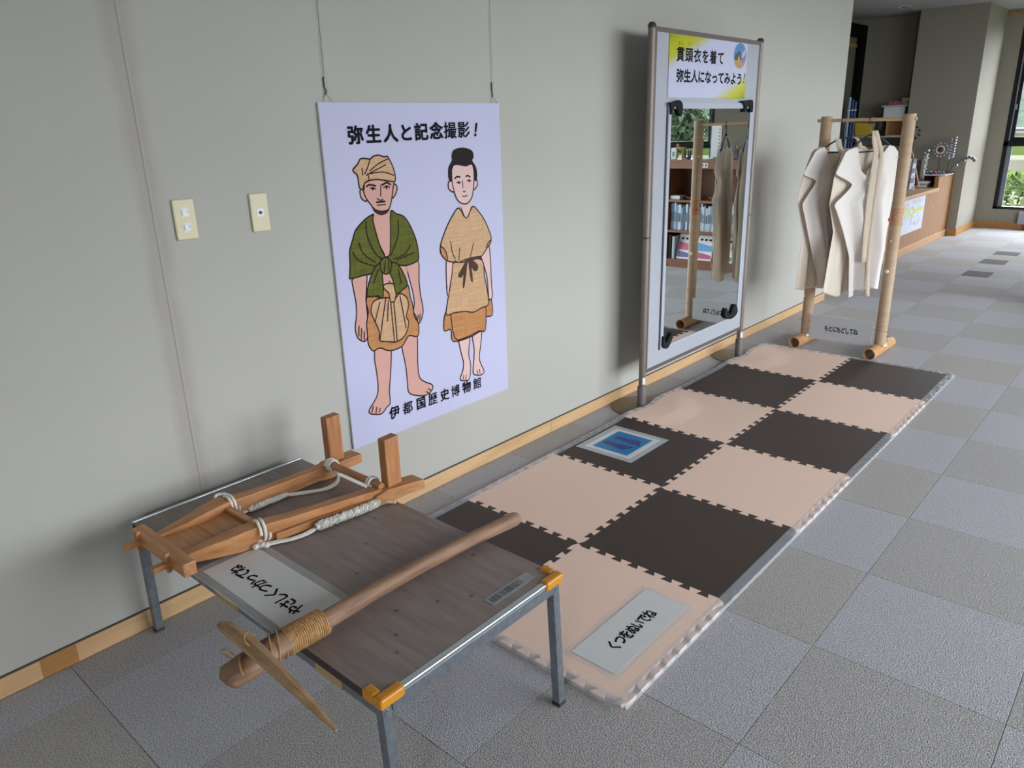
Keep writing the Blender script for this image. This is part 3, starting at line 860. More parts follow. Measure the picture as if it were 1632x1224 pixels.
rope([(.290, 1.130, T0 + .010), (.318, 1.180, T0 + .007), (.345, 1.232, T0 + .006), (.350, 1.275, T0 + .012), (.340, 1.296, T0 + .024), (.314, 1.302, T0 + .038), (.300, 1.320, T0 + .046)]).build('rope_strand', M_ROPE, tool, smooth=True)
rope([(.293, 1.135, T0 + .0050), (.325, 1.186, T0 + .0050), (.352, 1.240, T0 + .0050), (.352, 1.285, T0 + .014), (.322, 1.306, T0 + .036)]).build('rope_strand', M_ROPE, tool, smooth=True)
rope([(.500, .905, T0 + .006), (.512, .94, T0 + .0052), (.535, .98, T0 + .0052), (.545, 1.02, T0 + .006), (.545, 1.06, T0 + .008)]).build('rope_strand', M_ROPE, tool, smooth=True)
rope([(.508, .902, T0 + .0050), (.522, .942, T0 + .0050), (.543, .985, T0 + .0050), (.552, 1.03, T0 + .0052), (.550, 1.062, T0 + .008)]).build('rope_strand', M_ROPE, tool, smooth=True)
rope([(.566, 1.270, T0 + .012), (.575, 1.295, T0 + .008), (.605, 1.318, T0 + .006)]).build('rope_strand', M_ROPE, tool, smooth=True)
def frayed(path, r, n, name):
    mb = MB(); P = spline(path, 5)
    for k in range(n):
        t_ = random.uniform(0, len(P) - 2.01); i = int(t_)
        c = P[i].lerp(P[i + 1], t_ - i); d = (P[i + 1] - P[i]).normalized()
        s = d.cross(Z).normalized()
        a0 = random.uniform(0, 2 * pi); sp_ = random.uniform(1.2, 3.0)
        q = [c + d * (random.uniform(.0, .004) + .0035 * j) + (s * cos(a0 + sp_ * j / 5) + Z * sin(a0 + sp_ * j / 5)) * r * random.uniform(.86, 1.16) for j in range(5)]
        for p_ in q: p_.z = max(p_.z, T0 + .0012)
        mb.tube(q, 0.0011, 4)
    mb.tube(P, r * .88, 8)
    return mb.build(name, M_ROPE, tool, smooth=True)
frayed([(.290, .995, T0 + .011), (.291, 1.06, T0 + .011), (.291, 1.128, T0 + .011)], 0.0085, 110, 'frayed_rope_wrap')
frayed([(.552, 1.062, T0 + .015), (.563, 1.12, T0 + .017), (.572, 1.19, T0 + .017), (.575, 1.24, T0 + .016), (.572, 1.272, T0 + .014)], 0.0125, 220, 'frayed_rope_wrap')
kn = MB()
for dx, dy, dz in ((0, 0, 0), (.012, .006, .002), (-.008, .008, .003), (.004, -.012, 0), (.020, .012, 0)):
    kn.ball((.500 + dx, .905 + dy, T0 + .009 + dz), (.011, .009, .008))
kn.build('rope_knot', M_ROPE, tool, smooth=True)

# ------------------------------------------------------------------ hoe-like wooden axe
M_HAFT = mat('oak_haft', (156, 122, 96), 0.6, noise=(10, 0.3, 0.7), col2=(116, 84, 62), stretch=(9, 0.7, 9))
M_BLADE = mat('carved_blade', (180, 148, 110), 0.6, noise=(10, 0.3, 0.7), col2=(138, 104, 70), stretch=(0.8, 9, 9))
M_STRAW = mat('straw_cord', (196, 154, 100), 0.7, noise=(120, 0.3, 0.7), col2=(160, 116, 70))
T0 = TH
axe = thing('wooden_axe', 'wooden axe replica with long round handle and cord-bound head lying across the table', 'axe', (0.968, 1.02, T0))
MB().tube([(.972, .690, T0 + .030), (.968, .80, T0 + .024), (.958, .95, T0 + .0215), (.957, 1.10, T0 + .0205), (.966, 1.30, T0 + .0205), (.982, 1.452, T0 + .021), (.983, 1.462, T0 + .021)], [.026, .0235, .0205, .020, .020, .021, .017], 16).build('handle', M_HAFT, axe, smooth=True)
hd_ = MB()
hd_.tube([(.972, .545, T0 + .018), (.972, .556, T0 + .020), (.972, .60, T0 + .024), (.972, .64, T0 + .028), (.972, .70, T0 + .030), (.971, .74, T0 + .028)], [(.008, .020), (.022, .036), (.028, .036), (.029, .034), (.029, .032), (.024, .026)], 12)
hd_.build('head_block', M_HAFT, axe, smooth=True, angle=60)
MB().obox((.968, .645, T0 + .0575), (.003, 0, 0), (0, .045, 0), (0, 0, .003)).build('slot_strip', mat('dark_slot', (70, 48, 32), .7), axe)
bm_ = MB()
secs = [(.838, .008, .444, .006), (.860, .014, .448, .009), (.905, .017, .452, .013), (.960, .018, .455, .015), (1.020, .017, .452, .014), (1.090, .014, .446, .012), (1.170, .011, .436, .009), (1.240, .008, .426, .006), (1.282, .003, .419, .003)]
b0 = len(bm_.v)
for x, hy, zc, hz in secs:
    zc = zc - .400 + T0 + .016
    yc = .612 - .02 * (x - .95)
    bm_.v += [Vector((x, yc - hy, zc - hz * .3)), Vector((x, yc - hy * .2, zc - hz)), Vector((x, yc + hy, zc - hz * .2)), Vector((x, yc + hy * .8, zc + hz * .7)), Vector((x, yc - hy * .1, zc + hz)), Vector((x, yc - hy * .9, zc + hz * .5))]
for i in range(len(secs) - 1):
    for k in range(6):
        a, c = 6 * i + k, 6 * i + (k + 1) % 6
        bm_.f.append((a, c, c + 6, a + 6))
bm_.f += [tuple(range(6))[::-1], tuple(6 * (len(secs) - 1) + k for k in range(6))]
bm_.build('blade', M_BLADE, axe, smooth=True, angle=35)
def cord(y0, y1, turns, rx, rz, r, zc, name='cord_binding', tilt=0.0):
    P = []
    N = int(turns * 18)
    for k in range(N + 1):
        a = 2 * pi * k / 18
        yy = y0 + (y1 - y0) * k / N
        P.append((.971 + cos(a) * rx, yy + tilt * cos(a), T0 + zc + sin(a) * rz))
    return MB().tube(P, r, 6).build(name, M_STRAW, axe, smooth=True)
cord(.690, .792, 19, .0310, .0300, .0027, .028)
cord(.705, .775, 4, .0325, .0315, .0016, .028, tilt=.018)
cord(.652, .690, 2, .0345, .0340, .0016, .030, tilt=-.012)
MB().tube(spline([(.935, .650, T0 + .052), (.955, .615, T0 + .088), (.985, .600, T0 + .085), (1.004, .640, T0 + .040)], 5), .0016, 5).build('cord_strand', M_STRAW, axe, smooth=True)
MB().tube(spline([(.954, .590, T0 + .040), (.940, .578, T0 + .060), (.926, .570, T0 + .058), (.932, .576, T0 + .044), (.952, .586, T0 + .037)], 6), .0018, 5).build('cord_loop', M_STRAW, axe, smooth=True)
MB().tube(spline([(.962, .592, T0 + .047), (.985, .578, T0 + .054), (1.002, .572, T0 + .040), (.998, .578, T0 + .030), (.978, .592, T0 + .046)], 6), .0022, 5).build('cord_loop', M_STRAW, axe, smooth=True)

# the axe rests on its cord binding and on the far table edge
axe.rotation_euler.x = -.0127
axe.location.z += .0062

# ------------------------------------------------------------------ laminated signs
M_SHEET = mat('laminated_sheet', (214, 214, 212), 0.35)
M_FILM = mat('clear_film', (232, 236, 238), 0.12, alpha=0.22)
def laminated(name, label, frame, w, hgt, margin, text, tw, th, x0, x1, yc=0.0, weight=0.03, sheet_mat=None):
    o, R, U, N = frame
    t = thing(name, label, 'sign', o)
    sq = lambda a, b: [(-a, -b), (a, -b), (a, b), (-a, b)]
    MB().sheet(sq(w / 2 + margin, hgt / 2 + margin), frame, 0.0, 0.0004).build('film', M_FILM, t)
    MB().sheet(sq(w / 2, hgt / 2), frame, 0.0004, 0.0009).build('sheet', sheet_mat or M_SHEET, t)
    if text:
        mb = MB(); letters(mb, row(text, x0, x1, yc, tw, th), frame, 0.0012, weight)
        mb.build('lettering', M_INK, t)
    return t
laminated('table_sign', 'white laminated sign with handwritten-style black lettering lying flat on the low table', FR((.700, .822, T0 + .0004), -X, -Y), .420, .160, .024, 'やさしくつかってね', .040, .046, -.132, .146, yc=.016, weight=.034)

# ------------------------------------------------------------------ jigsaw foam mat
M_BEIGE = mat('foam_beige', (240, 208, 188), 0.75, bump=(300, 0.25, 0.002))
M_BROWN = mat('foam_brown', (60, 45, 39), 0.6, bump=(300, 0.25, 0.002))
M_TAPE = mat('clear_tape', (226, 230, 236), 0.18, alpha=0.36, bump=(35, 0.5, 0.01))
MX = (0.205, 0.797, 1.388)
MY = [1.412 + 0.6 * k for k in range(7)]
MT = 0.012
DISC = ((0.18, 3.43), (0.18, 4.64))
def lift(x, y):
    """the mat rides up on the two round feet of the display board"""
    hgt = 0.0
    for cx, cy in DISC:
        d = math.hypot(x - cx, y - cy)
        k = max(0.0, min(1.0, 1 - (d - .19) / .16))
        hgt = max(hgt, 0.0095 * k * k * (3 - 2 * k))
    return hgt
def shove(x, y):
    """sideways bulge of the mat edge where it meets the two posts"""
    return sum(.030 * math.exp(-((y - cy) / .085) ** 2) for _, cy in DISC) * max(0.0, 1 - (x - .18) / .25)
def jig(p, q, n=8, amp=0.011):
    """dovetailed joint line from p to q (without q)"""
    px_, py_ = p; qx, qy = q
    L = math.hypot(qx - px_, qy - py_)
    ux, uy = (qx - px_) / L, (qy - py_) / L
    vx, vy = -uy, ux
    m = 0.02
    per = (L - 2 * m) / n
    pts = [(0, 0)]
    d = per * .07
    for k in range(n):
        t0 = m + per * k
        pts += [(t0 + (d if k == 0 else -d), -amp), (t0 + per / 2 + d, -amp), (t0 + per / 2 - d, amp), (t0 + per + (d if k < n - 1 else -d), amp)]
    return [(px_ + ux * a + vx * b, py_ + uy * a + vy * b) for a, b in pts]
EDGE = {}
def edge(p, q):
    if (p, q) not in EDGE:
        a = jig(p, q) + [q]
        EDGE[(p, q)] = a[:-1]
        EDGE[(q, p)] = a[::-1][:-1]
    return EDGE[(p, q)]
fmat = thing('foam_mat', 'jigsaw foam floor mat checkered in beige and dark brown with taped edges', 'floor mat', (MX[1], (MY[0] + MY[-1]) / 2, 0))
for j in range(6):
    for i in range(2):
        a, b, c, d = (MX[i], MY[j]), (MX[i + 1], MY[j]), (MX[i + 1], MY[j + 1]), (MX[i], MY[j + 1])
        # each joint line is always generated in the same direction so neighbours mate
        edge(a, b); edge(b, c); edge(d, c); edge(a, d)
        out = edge(a, b) + edge(b, c) + edge(c, d) + edge(d, a)
        bm = bmesh.new()
        vs = [bm.verts.new((x, y, 0)) for x, y in out]
        f = bm.faces.new(vs)
        r = bmesh.ops.extrude_face_region(bm, geom=[f])
        for v in r['geom']:
            if isinstance(v, bmesh.types.BMVert): v.co.z = MT
        bmesh.ops.recalc_face_normals(bm, faces=bm.faces[:])
        if i == 0 and j >= 2:
            for k in range(1, 14):
                for no, co in (((1, 0, 0), (MX[0] + .6 * k / 14, 0, 0)), ((0, 1, 0), (0, MY[j] + .6 * k / 14, 0))):
                    bmesh.ops.bisect_plane(bm, geom=bm.verts[:] + bm.edges[:] + bm.faces[:], plane_co=co, plane_no=no)
            for v in bm.verts:
                v.co.z += lift(v.co.x, v.co.y)
                v.co.x += shove(v.co.x, v.co.y)
        org = Vector(((MX[i] + MX[i + 1]) / 2, (MY[j] + MY[j + 1]) / 2, 0))
        bmesh.ops.translate(bm, verts=bm.verts[:], vec=-org)
        me = bpy.data.meshes.new('mat_tile'); bm.to_mesh(me); bm.free()
        me.materials.append(M_BEIGE if (i + j) % 2 == 1 else M_BROWN)
        o = bpy.data.objects.new('mat_tile', me); COL.objects.link(o)
        o.parent = fmat; o.location = org - ORG[fmat.name]; ORG[o.name] = org
def tape(x0, x1, y0, y1, along, out):
    """tape strip: flat on top, folded down over the outer side"""
    n = 120
    mb = MB(); vs = []; fs = []
    for k in range(n + 1):
        s = k / n
        w = .0006 * sin(k * 1.7)
        if along == 'y':
            y = y0 + (y1 - y0) * s
            xi, xo = (x0, x1) if out > 0 else (x1, x0)
            P = [(xi, y), (xo + w, y), (xo + out * .004 + w, y)]
        else:
            x = x0 + (x1 - x0) * s
            yi, yo = (y0, y1) if out > 0 else (y1, y0)
            P = [(x, yi), (x, yo + w), (x, yo + out * .004 + w)]
        L = [lift(*p) for p in P]
        if along == 'y' and out < 0: P = [(p[0] + shove(*p), p[1]) for p in P]
        vs += [(*P[0], MT + .0006 + L[0]), (*P[1], MT + .0006 + L[1]), (*P[2], .001 + max(0, L[2]))]
        if k:
            b = 3 * k
            fs += [(b - 3, b - 2, b + 1, b), (b - 2, b - 1, b + 2, b + 1)]
    mb.add(vs, fs)
    return mb.build('edge_tape', M_TAPE, fmat, smooth=True)
tape(MX[2] - .022, MX[2] + .013, MY[0], MY[3] - .01, 'y', 1)
tape(MX[2] - .022, MX[2] + .013, MY[3] - .01, MY[6], 'y', 1)
tape(MX[0] - .013, MX[0] + .022, MY[0], MY[6], 'y', -1)
tape(MX[0], MX[2], MY[0] - .013, MY[0] + .022, 'x', -1)
tape(MX[0], MX[2], MY[6] - .022, MY[6] + .013, 'x', 1)

laminated('floor_sign', 'white laminated sign with black lettering taped on the beige mat corner', FR((1.232, 1.706, MT + .0008), Y, -X), .415, .160, .018, 'くつをぬいでね', .038, .052, -.105, .098, yc=-.003, weight=.034)
# footprint sheet
fs_ = thing('footprint_sheet', 'laminated blue sheet with two purple footprints on a brown mat square', 'floor sign', (.400, 2.910, MT + .0006))
F0 = FR((.400, 2.910, MT + .0006), Y, -X)
sq = lambda a, b: [(-a, -b), (a, -b), (a, b), (-a, b)]
MB().sheet(sq(.172, .160), F0, 0, .0004).build('film', mat('cloudy_film', (214, 220, 226), 0.2, alpha=0.55), fs_)
MB().sheet(sq(.140, .128), F0, .0004, .0008).build('sheet', M_SHEET, fs_)
MB().sheet(sq(.116, .100), F0, .0008, .0011).build('blue_print', mat('print_blue', (26, 120, 176), 0.35), fs_)
M_PURPLE = mat('print_purple', (62, 66, 128), 0.4)
F1 = FR((.400, 2.910, MT + .0006), X, Y)
for cy_, dx_ in ((-.042, -.012), (.040, .004)):
    s_ = -1 if cy_ < 0 else 1
    def E_(cx, cy, rx, ry): return [(cx + rx * cos(k * pi / 8), cy + ry * sin(k * pi / 8)) for k in range(16)]
    fp = MB()
    sole = [(-.082, cy_ + .004 * s_), (-.070, cy_ + .020), (-.045, cy_ + .024), (-.010, cy_ + .018), (.020, cy_ + .026), (.045, cy_ + .030), (.060, cy_ + .020), (.062, cy_ - .010), (.050, cy_ - .028), (.015, cy_ - .026), (-.020, cy_ - .018), (-.055, cy_ - .020), (-.076, cy_ - .014)]
    fp.sheet(cr([(x * .92 + dx_, y) for x, y in sole], True, 3), F1, .0014)
    fp.build('footprint', M_PURPLE, fs_)
    for q in range(5):
        rr = (.012, .009, .008, .007, .006)[q]
        MB().sheet(E_(.072 - q * .004 + dx_, cy_ - s_ * (.022 - q * .0125), rr, rr * .85), F1, .0014).build('toe_print', M_PURPLE, fs_)

# ------------------------------------------------------------------ display board stand
M_BRONZE = mat('bronze_metal', (122, 112, 103), 0.45, metal=0.35)
M_BRONZE2 = mat('bronze_dark', (104, 92, 90), 0.45, metal=0.3)
M_BASE = mat('base_plate', (112, 98, 78), 0.4, metal=0.35)
M_BOARD = mat('board_panel', (166, 168, 176), 0.6, spec=0.2)
SX, SYA, SYB = 0.18, 3.43, 4.64
stand = thing('display_board', 'freestanding white display board on bronze posts with round foot plates', 'display board', (SX, (SYA + SYB) / 2, 0))
for yy in (SYA, SYB):
    d = MB().tube([(SX, yy, 0.0005), (SX, yy, .005), (SX, yy, .0075)], [.168, .168, .160], 40).build('base_plate', M_BASE, stand, smooth=True)
    MB().tube([(SX, yy, .0075), (SX, yy, .118), (SX, yy, .124)], [.0245, .0245, .021], 20).build('base_sleeve', mat('sleeve_grey', (98, 92, 94), .5), stand, smooth=True)
    p = MB().tube([(SX, yy, .120), (SX, yy, 1.945)], .0185, 20).build('post', M_BRONZE, stand, smooth=True)
    MB().tube([(SX, yy, 1.942), (SX, yy, 1.958), (SX, yy, 1.968)], [.0205, .0205, .012], 16).build('post_cap', mat('cap_brown', (62, 54, 48), .5), p, smooth=True)
    MB().pipe((SX, yy, .940), (SX, yy, .946), .0195, .0180, 20).build('joint_ring', M_BLACK, p)
    MB().sheet([(-.009, 0), (.009, 0), (.009, .038), (-.009, .038)], FR((SX + .0168, yy - .0085, .138), (.45, .89, 0), Z), 0.0006, 0.0012).build('sticker', mat('silver_sticker', (214, 218, 224), .3), p)
MB().box(SX - .010, SX + .010, SYA + .016, SYB - .016, .205, 1.945).build('board_panel', M_BOARD, stand)
MB().box(SX - .014, SX + .014, SYA + .012, SYB - .012, 1.928, 1.950).build('frame_rail', M_BRONZE2, stand, bevel=.002)
MB().box(SX - .014, SX + .014, SYA + .012, SYB - .012, .196, .216).build('frame_rail', M_BRONZE2, stand, bevel=.002)
for yy, s_ in ((SYA, 1), (SYB, -1)):
    MB().box(SX - .013, SX + .013, min(yy + s_ * .017, yy + s_ * .031), max(yy + s_ * .017, yy + s_ * .031), .200, 1.945).build('frame_stile', M_BRONZE2, stand, bevel=.002)

# sign on the board
BF = SX + .0105
sg = thing('heading_sign', 'white and yellow-green sign with bold lettering at the top of the display board', 'sign', (BF, 4.005, 1.632))
def gradient_material():
    m = mat('sign_print', (186, 188, 212), 0.5, spec=0.15)
    nt = m.node_tree; b = nt.nodes['Principled BSDF']
    g = nt.nodes.new('ShaderNodeNewGeometry'); sp = nt.nodes.new('ShaderNodeSeparateXYZ')
    nt.links.new(g.outputs['Position'], sp.inputs[0])
    def M(op, a, c):
        n = nt.nodes.new('ShaderNodeMath'); n.operation = op
        for k, v in enumerate((a, c)):
            if hasattr(v, 'is_linked'): nt.links.new(v, n.inputs[k])
            else: n.inputs[k].default_value = v
        return n.outputs[0]
    # diagonal coordinate: 0 at the upper left corner, 1 at the lower right corner
    u = M('DIVIDE', M('SUBTRACT', sp.outputs['Y'], 3.575), .87)
    v = M('DIVIDE', M('SUBTRACT', 1.934, sp.outputs['Z']), .304)
    dgn = M('MULTIPLY', M('ADD', u, v), .5)
    r = nt.nodes.new('ShaderNodeValToRGB')
    el = r.color_ramp.elements
    el[0].position = 0.0; el[0].color = lin((112, 150, 26))
    el[1].position = 1.0; el[1].color = lin((104, 156, 28))
    for p_, c_ in ((.10, (172, 170, 14)), (.20, (180, 176, 50)), (.29, (186, 188, 212)), (.76, (186, 188, 212)), (.85, (186, 182, 76)), (.92, (172, 172, 14))):
        e = el.new(p_); e.color = lin(c_)
    nt.links.new(dgn, r.inputs['Fac']); nt.links.new(r.outputs['Color'], b.inputs['Base Color'])
    return m
MB().box(BF, BF + .004, 3.575, 4.445, 1.630, 1.926).build('panel', gradient_material(), sg)
SF = (Vector((BF + .004, 3.575, 1.630)), Y, Z, X)
tm = MB()
letters(tm, [(c, .110 + .0876 * k, .207, .082, .072) for k, c in enumerate('貫頭衣を着て')], SF, .0004, .026)
tm.build('lettering', M_INK, sg)
tm = MB()
letters(tm, [(c, .113 + .0750 * k, .106, .076, .066) for k, c in enumerate('弥生人になってみよう')], SF, .0004, .036)
tm.build('lettering', M_INK, sg)
tm = MB()
letters(tm, [('！', .868, .112, .07, .068)], SF, .0004, .022, shear=.15)
tm.build('lettering', M_INK, sg)
tm = MB()
letters(tm, [('か', .096, .258, .022, .020), ('ん', .122, .258, .022, .020), ('と', .188, .258, .022, .020), ('う', .214, .258, .022, .020), ('い', .284, .258, .022, .020)], SF, .0004, .01)
tm.build('reading_marks', mat('ink_olive', (70, 72, 40), .5), sg)
oc = (.778, .228)
def oval(sx, sy, y0=-1, y1=1, n=36):
    pts = [(oc[0] + sx * cos(2 * pi * k / n), oc[1] + sy * sin(2 * pi * k / n)) for k in range(n)]
    return pts
def oval_band(sx, sy, a0, a1, n=18):
    """segment of the oval between heights a0 and a1 (fractions of sy)"""
    L = [(oc[0] - sx * math.sqrt(max(0, 1 - t * t)), oc[1] + sy * t) for t in [a0 + (a1 - a0) * k / n for k in range(n + 1)]]
    Rr = [(2 * oc[0] - x, y) for x, y in reversed(L)]
    return L + Rr
MB().sheet(oval_band(.077, .068, -1, 1), SF, .0006).build('oval_picture', mat('pic_sky', (62, 124, 178), .4), sg)
MB().sheet(oval_band(.077, .068, -.98, -.28), SF, .0008).build('oval_ground', mat('pic_ground', (172, 132, 80), .4), sg)
MB().sheet([(oc[0] - .064, oc[1] - .023), (oc[0] - .062, oc[1] + .006), (oc[0] - .028, oc[1] + .016), (oc[0] - .016, oc[1] + .030), (oc[0] + .004, oc[1] + .018), (oc[0] + .022, oc[1] - .010), (oc[0] + .014, oc[1] - .024)], SF, .0009).build('oval_hill', mat('pic_hill', (48, 60, 38), .4), sg)
MB().sheet([(oc[0] + .022, oc[1] - .012), (oc[0] + .034, oc[1] + .018), (oc[0] + .060, oc[1] + .036), (oc[0] + .066, oc[1] + .012), (oc[0] + .046, oc[1] - .004)], SF, .0010).build('oval_banner', mat('pic_pink', (222, 160, 170), .4), sg)
MB().sheet([(oc[0] + .020, oc[1] - .030), (oc[0] + .040, oc[1] - .006), (oc[0] + .064, oc[1] - .012), (oc[0] + .058, oc[1] - .038)], SF, .0010).build('oval_figures', mat('pic_violet', (112, 112, 156), .4), sg)
MB().ribbon([(oc[0] + .006, oc[1] - .02), (oc[0] + .010, oc[1] + .03), (oc[0] + .008, oc[1] + .09)], .006, SF, .0011).build('oval_pole', mat('pic_pole', (120, 120, 128), .4), sg)
MB().sheet([(oc[0] - .022, oc[1] - .012), (oc[0] - .014, oc[1] + .004), (oc[0] - .004, oc[1] - .028), (oc[0] - .018, oc[1] - .030)], SF, .0011).build('oval_house', mat('pic_straw', (216, 190, 134), .4), sg)

# mirror in a slim white frame
M_FRAME = mat('mirror_frame', (170, 174, 184), 0.5, spec=0.2)
M_MIRROR = mat('mirror_glass', (232, 238, 236), 0.0, metal=1.0)
MYA, MYB, MZA, MZB = 3.578, 4.548, 0.300, 1.606
FT = .028
mir = thing('standing_mirror', 'tall mirror in a slim white frame clipped to the display board', 'mirror', (BF, (MYA + MYB) / 2, MZA))
MB().box(BF, BF + .008, MYA + .004, MYB - .004, MZA, MZB).build('backing', M_FRAME, mir)
for y0, y1, z0, z1 in ((MYA, MYA + FT, MZA, MZB), (MYB - FT * .8, MYB, MZA, MZB), (MYA + FT, MYB - FT * .8, MZB - .03, MZB), (MYA + FT, MYB - FT * .8, MZA, MZA + .014)):
    MB().box(BF + .008, BF + .0115, y0, y1, z0, z1).build('frame_bar', M_FRAME, mir)
MB().box(BF + .0084, BF + .0092, MYA + FT, MYB - FT * .8, MZA + .014, MZB - .03).build('glass', M_MIRROR, mir)
MB().box(BF, BF + .003, MYA - .003, MYA, MZA, MZB - .01).build('edge_line', mat('edge_dark', (70, 74, 84), .6), mir)
M_FELT = mat('black_felt', (16, 16, 20), 0.95)
HOOKS = ([(4.352, .395), (4.330, .362), (4.352, .330), (4.410, .312), (4.470, .314), (4.512, .338), (4.502, .372), (4.470, .398), (4.448, .372), (4.428, .350), (4.402, .342), (4.378, .362)],
         [(3.592, .380), (3.586, .330), (3.606, .306), (3.640, .300), (3.672, .322), (3.690, .352), (3.684, .384), (3.660, .362), (3.630, .336), (3.612, .342)],
         [(3.566, 1.606), (3.600, 1.606), (3.655, 1.618), (3.692, 1.602), (3.698, 1.572), (3.686, 1.540), (3.664, 1.556), (3.644, 1.584), (3.622, 1.588), (3.602, 1.570), (3.586, 1.548), (3.580, 1.584)],
         [(4.378, 1.616), (4.430, 1.620), (4.510, 1.624), (4.530, 1.602), (4.528, 1.556), (4.502, 1.566), (4.486, 1.594), (4.462, 1.590), (4.438, 1.560), (4.416, 1.560), (4.420, 1.592)])
for pts in HOOKS:
    q = MB().sheet(cr(pts, True, 3), (Vector((BF + .0120, 0, 0)), Y, Z, X), 0.0, .012)
    q.build('padded_hook', M_FELT, mir, bevel=.003)

# ------------------------------------------------------------------ clothes rack from cardboard tubes
M_CARD = mat('cardboard_tube', (180, 155, 131), 0.7, noise=(7, 0.3, 0.7), col2=(170, 142, 112), stretch=(1, 1, 5))
M_CARD2 = mat('cardboard_foot', (198, 152, 102), 0.6, noise=(9, 0.3, 0.7), col2=(178, 132, 84), stretch=(1, 3, 1))
M_DOWEL = mat('pale_dowel', (206, 172, 132), 0.5)
RX, RY = (0.408, 0.902), 5.215
rack = thing('clothes_rack', 'homemade clothes rack of brown cardboard tubes with a thin wooden rail', 'clothes rack', ((RX[0] + RX[1]) / 2, RY, 0))
for xx in RX:
    f = MB().pipe((xx - .012, 5.046, .0405), (xx, 5.445, .0405), .0400, .0345, 28).build('foot_tube', M_CARD2, rack, smooth=True, angle=50)
    u_ = MB().pipe((xx, RY, .075), (xx, RY, 1.520), .0355, .031, 28).build('upright_tube', M_CARD, rack, smooth=True, angle=50)
    if xx > .6:
        MB().pipe((xx, RY, 0.855), (xx, RY, 0.965), .0362, .0352, 28).build('torn_band', mat('torn_card', (190, 144, 108), .7, noise=(30, .3, .7), col2=(160, 118, 88), stretch=(1, 1, 4)), u_, smooth=True)
        MB().ball((xx - .006, RY - .036, .565), (.014, .006, .014)).build('button', mat('pale_button', (222, 212, 186), .4), u_, smooth=True)
        MB().ball((xx - .004, RY - .035, .760), (.006, .004, .006)).build('button', mat('pale_button', (222, 212, 186), .4), u_, smooth=True)
        MB().tube([(xx - .045, RY - .030, 1.275), (xx - .030, RY - .034, 1.272), (xx - .018, RY - .034, 1.270)], .0016, 5).build('pin', M_ROPE, u_)
        th_ = MB().tube([(xx - .020, RY - .036, 1.268), (xx - .024, RY - .037, 1.05), (xx - .030, RY - .037, .905)], .0011, 5).build('hanging_thread', mat('brown_thread', (120, 78, 56), .8), u_)
        MB().ball((xx - .030, RY - .038, .893), (.007, .006, .014)).build('red_bead', mat('red_bead', (186, 48, 40), .4), th_, smooth=True)
        MB().tube(spline([(xx + .012, RY + .030, .085), (xx + .03, RY + .06, .11), (xx + .04, RY + .05, .095), (xx + .02, RY + .08, .083)], 5), .0028, 6).build('tie_string', M_ROPE, u_, smooth=True)
        MB().sheet([(-.02, -.012), (.022, -.015), (.018, .016), (-.015, .014)], FR((xx + .030, RY - .005, .079), (.2, 1, 0), (-.5, .1, .8)), 0.0, .002).build('tape_patch', mat('white_tape', (230, 230, 228), .4), u_)
    else:
        MB().sheet([(-.02, -.008), (.02, -.008), (.02, .008), (-.02, .008)], FR((xx + .026, RY - .03, .073), (.2, 1, 0), (-.5, .1, .8)), 0.0, .002).build('tape_patch', mat('white_tape', (230, 230, 228), .4), u_)
        MB().ball((xx - .022, RY - .027, .345), (.008, .006, .014)).build('button', mat('pale_button', (222, 212, 186), .4), u_, smooth=True)
    MB().tube([(xx - .048, RY - .012, .175), (xx, RY - .037, .172), (xx + .048, RY - .012, .168)], .0022, 6).build('tie_string', mat('twine', (150, 124, 92), .8), u_)
MB().tube([(.352, RY - .006, 1.4945), (.945, RY - .006, 1.4905)], .0105, 14).build('rail', M_DOWEL, rack, smooth=True)

t = laminated('rack_sign', 'pale rectangular sign with black lettering tied between the rack uprights', (Vector((.655, RY - .046, .146)), Vector((.9996, 0, .008)), Z, -Y), .405, .165, .004, 'もとにもどしてね', .030, .044, -.092, .100, yc=-.002, weight=.036, sheet_mat=mat('rack_sign_sheet', (190, 192, 196), .5))

# ------------------------------------------------------------------ hangers and cloth garments
M_COTTON = mat('cotton_cream', (234, 228, 223), 0.85, bump=(500, 0.15, 0.002), trans=0.3)
M_COTTONB = mat('cotton_inside', (232, 221, 207), 0.85, bump=(500, 0.15, 0.002), trans=0.35)
M_SASH = mat('cotton_sash', (216, 198, 176), 0.85, bump=(500, 0.15, 0.002))
M_HANG = mat('hanger_black', (26, 27, 34), 0.35)
AL = radians(18)
GU, GN = Vector((sin(AL), cos(AL), 0)), Vector((cos(AL), -sin(AL), 0))
def interp(L, z):
    """L: list of (s, z) with falling z"""
    if z >= L[0][1]: return L[0][0]
    for (s0, z0), (s1, z1) in zip(L, L[1:]):
        if z >= z1:
            k = (z0 - z) / (z0 - z1) if z0 != z1 else 0
            return s0 + (s1 - s0) * k
    return L[-1][0]
def interp_t(L, t):
    for (t0, z0), (t1, z1) in zip(L, L[1:]):
        if t <= t1:
            k = (t - t0) / (t1 - t0) if t1 != t0 else 0
            return z0 + (z1 - z0) * k
    return L[-1][1]
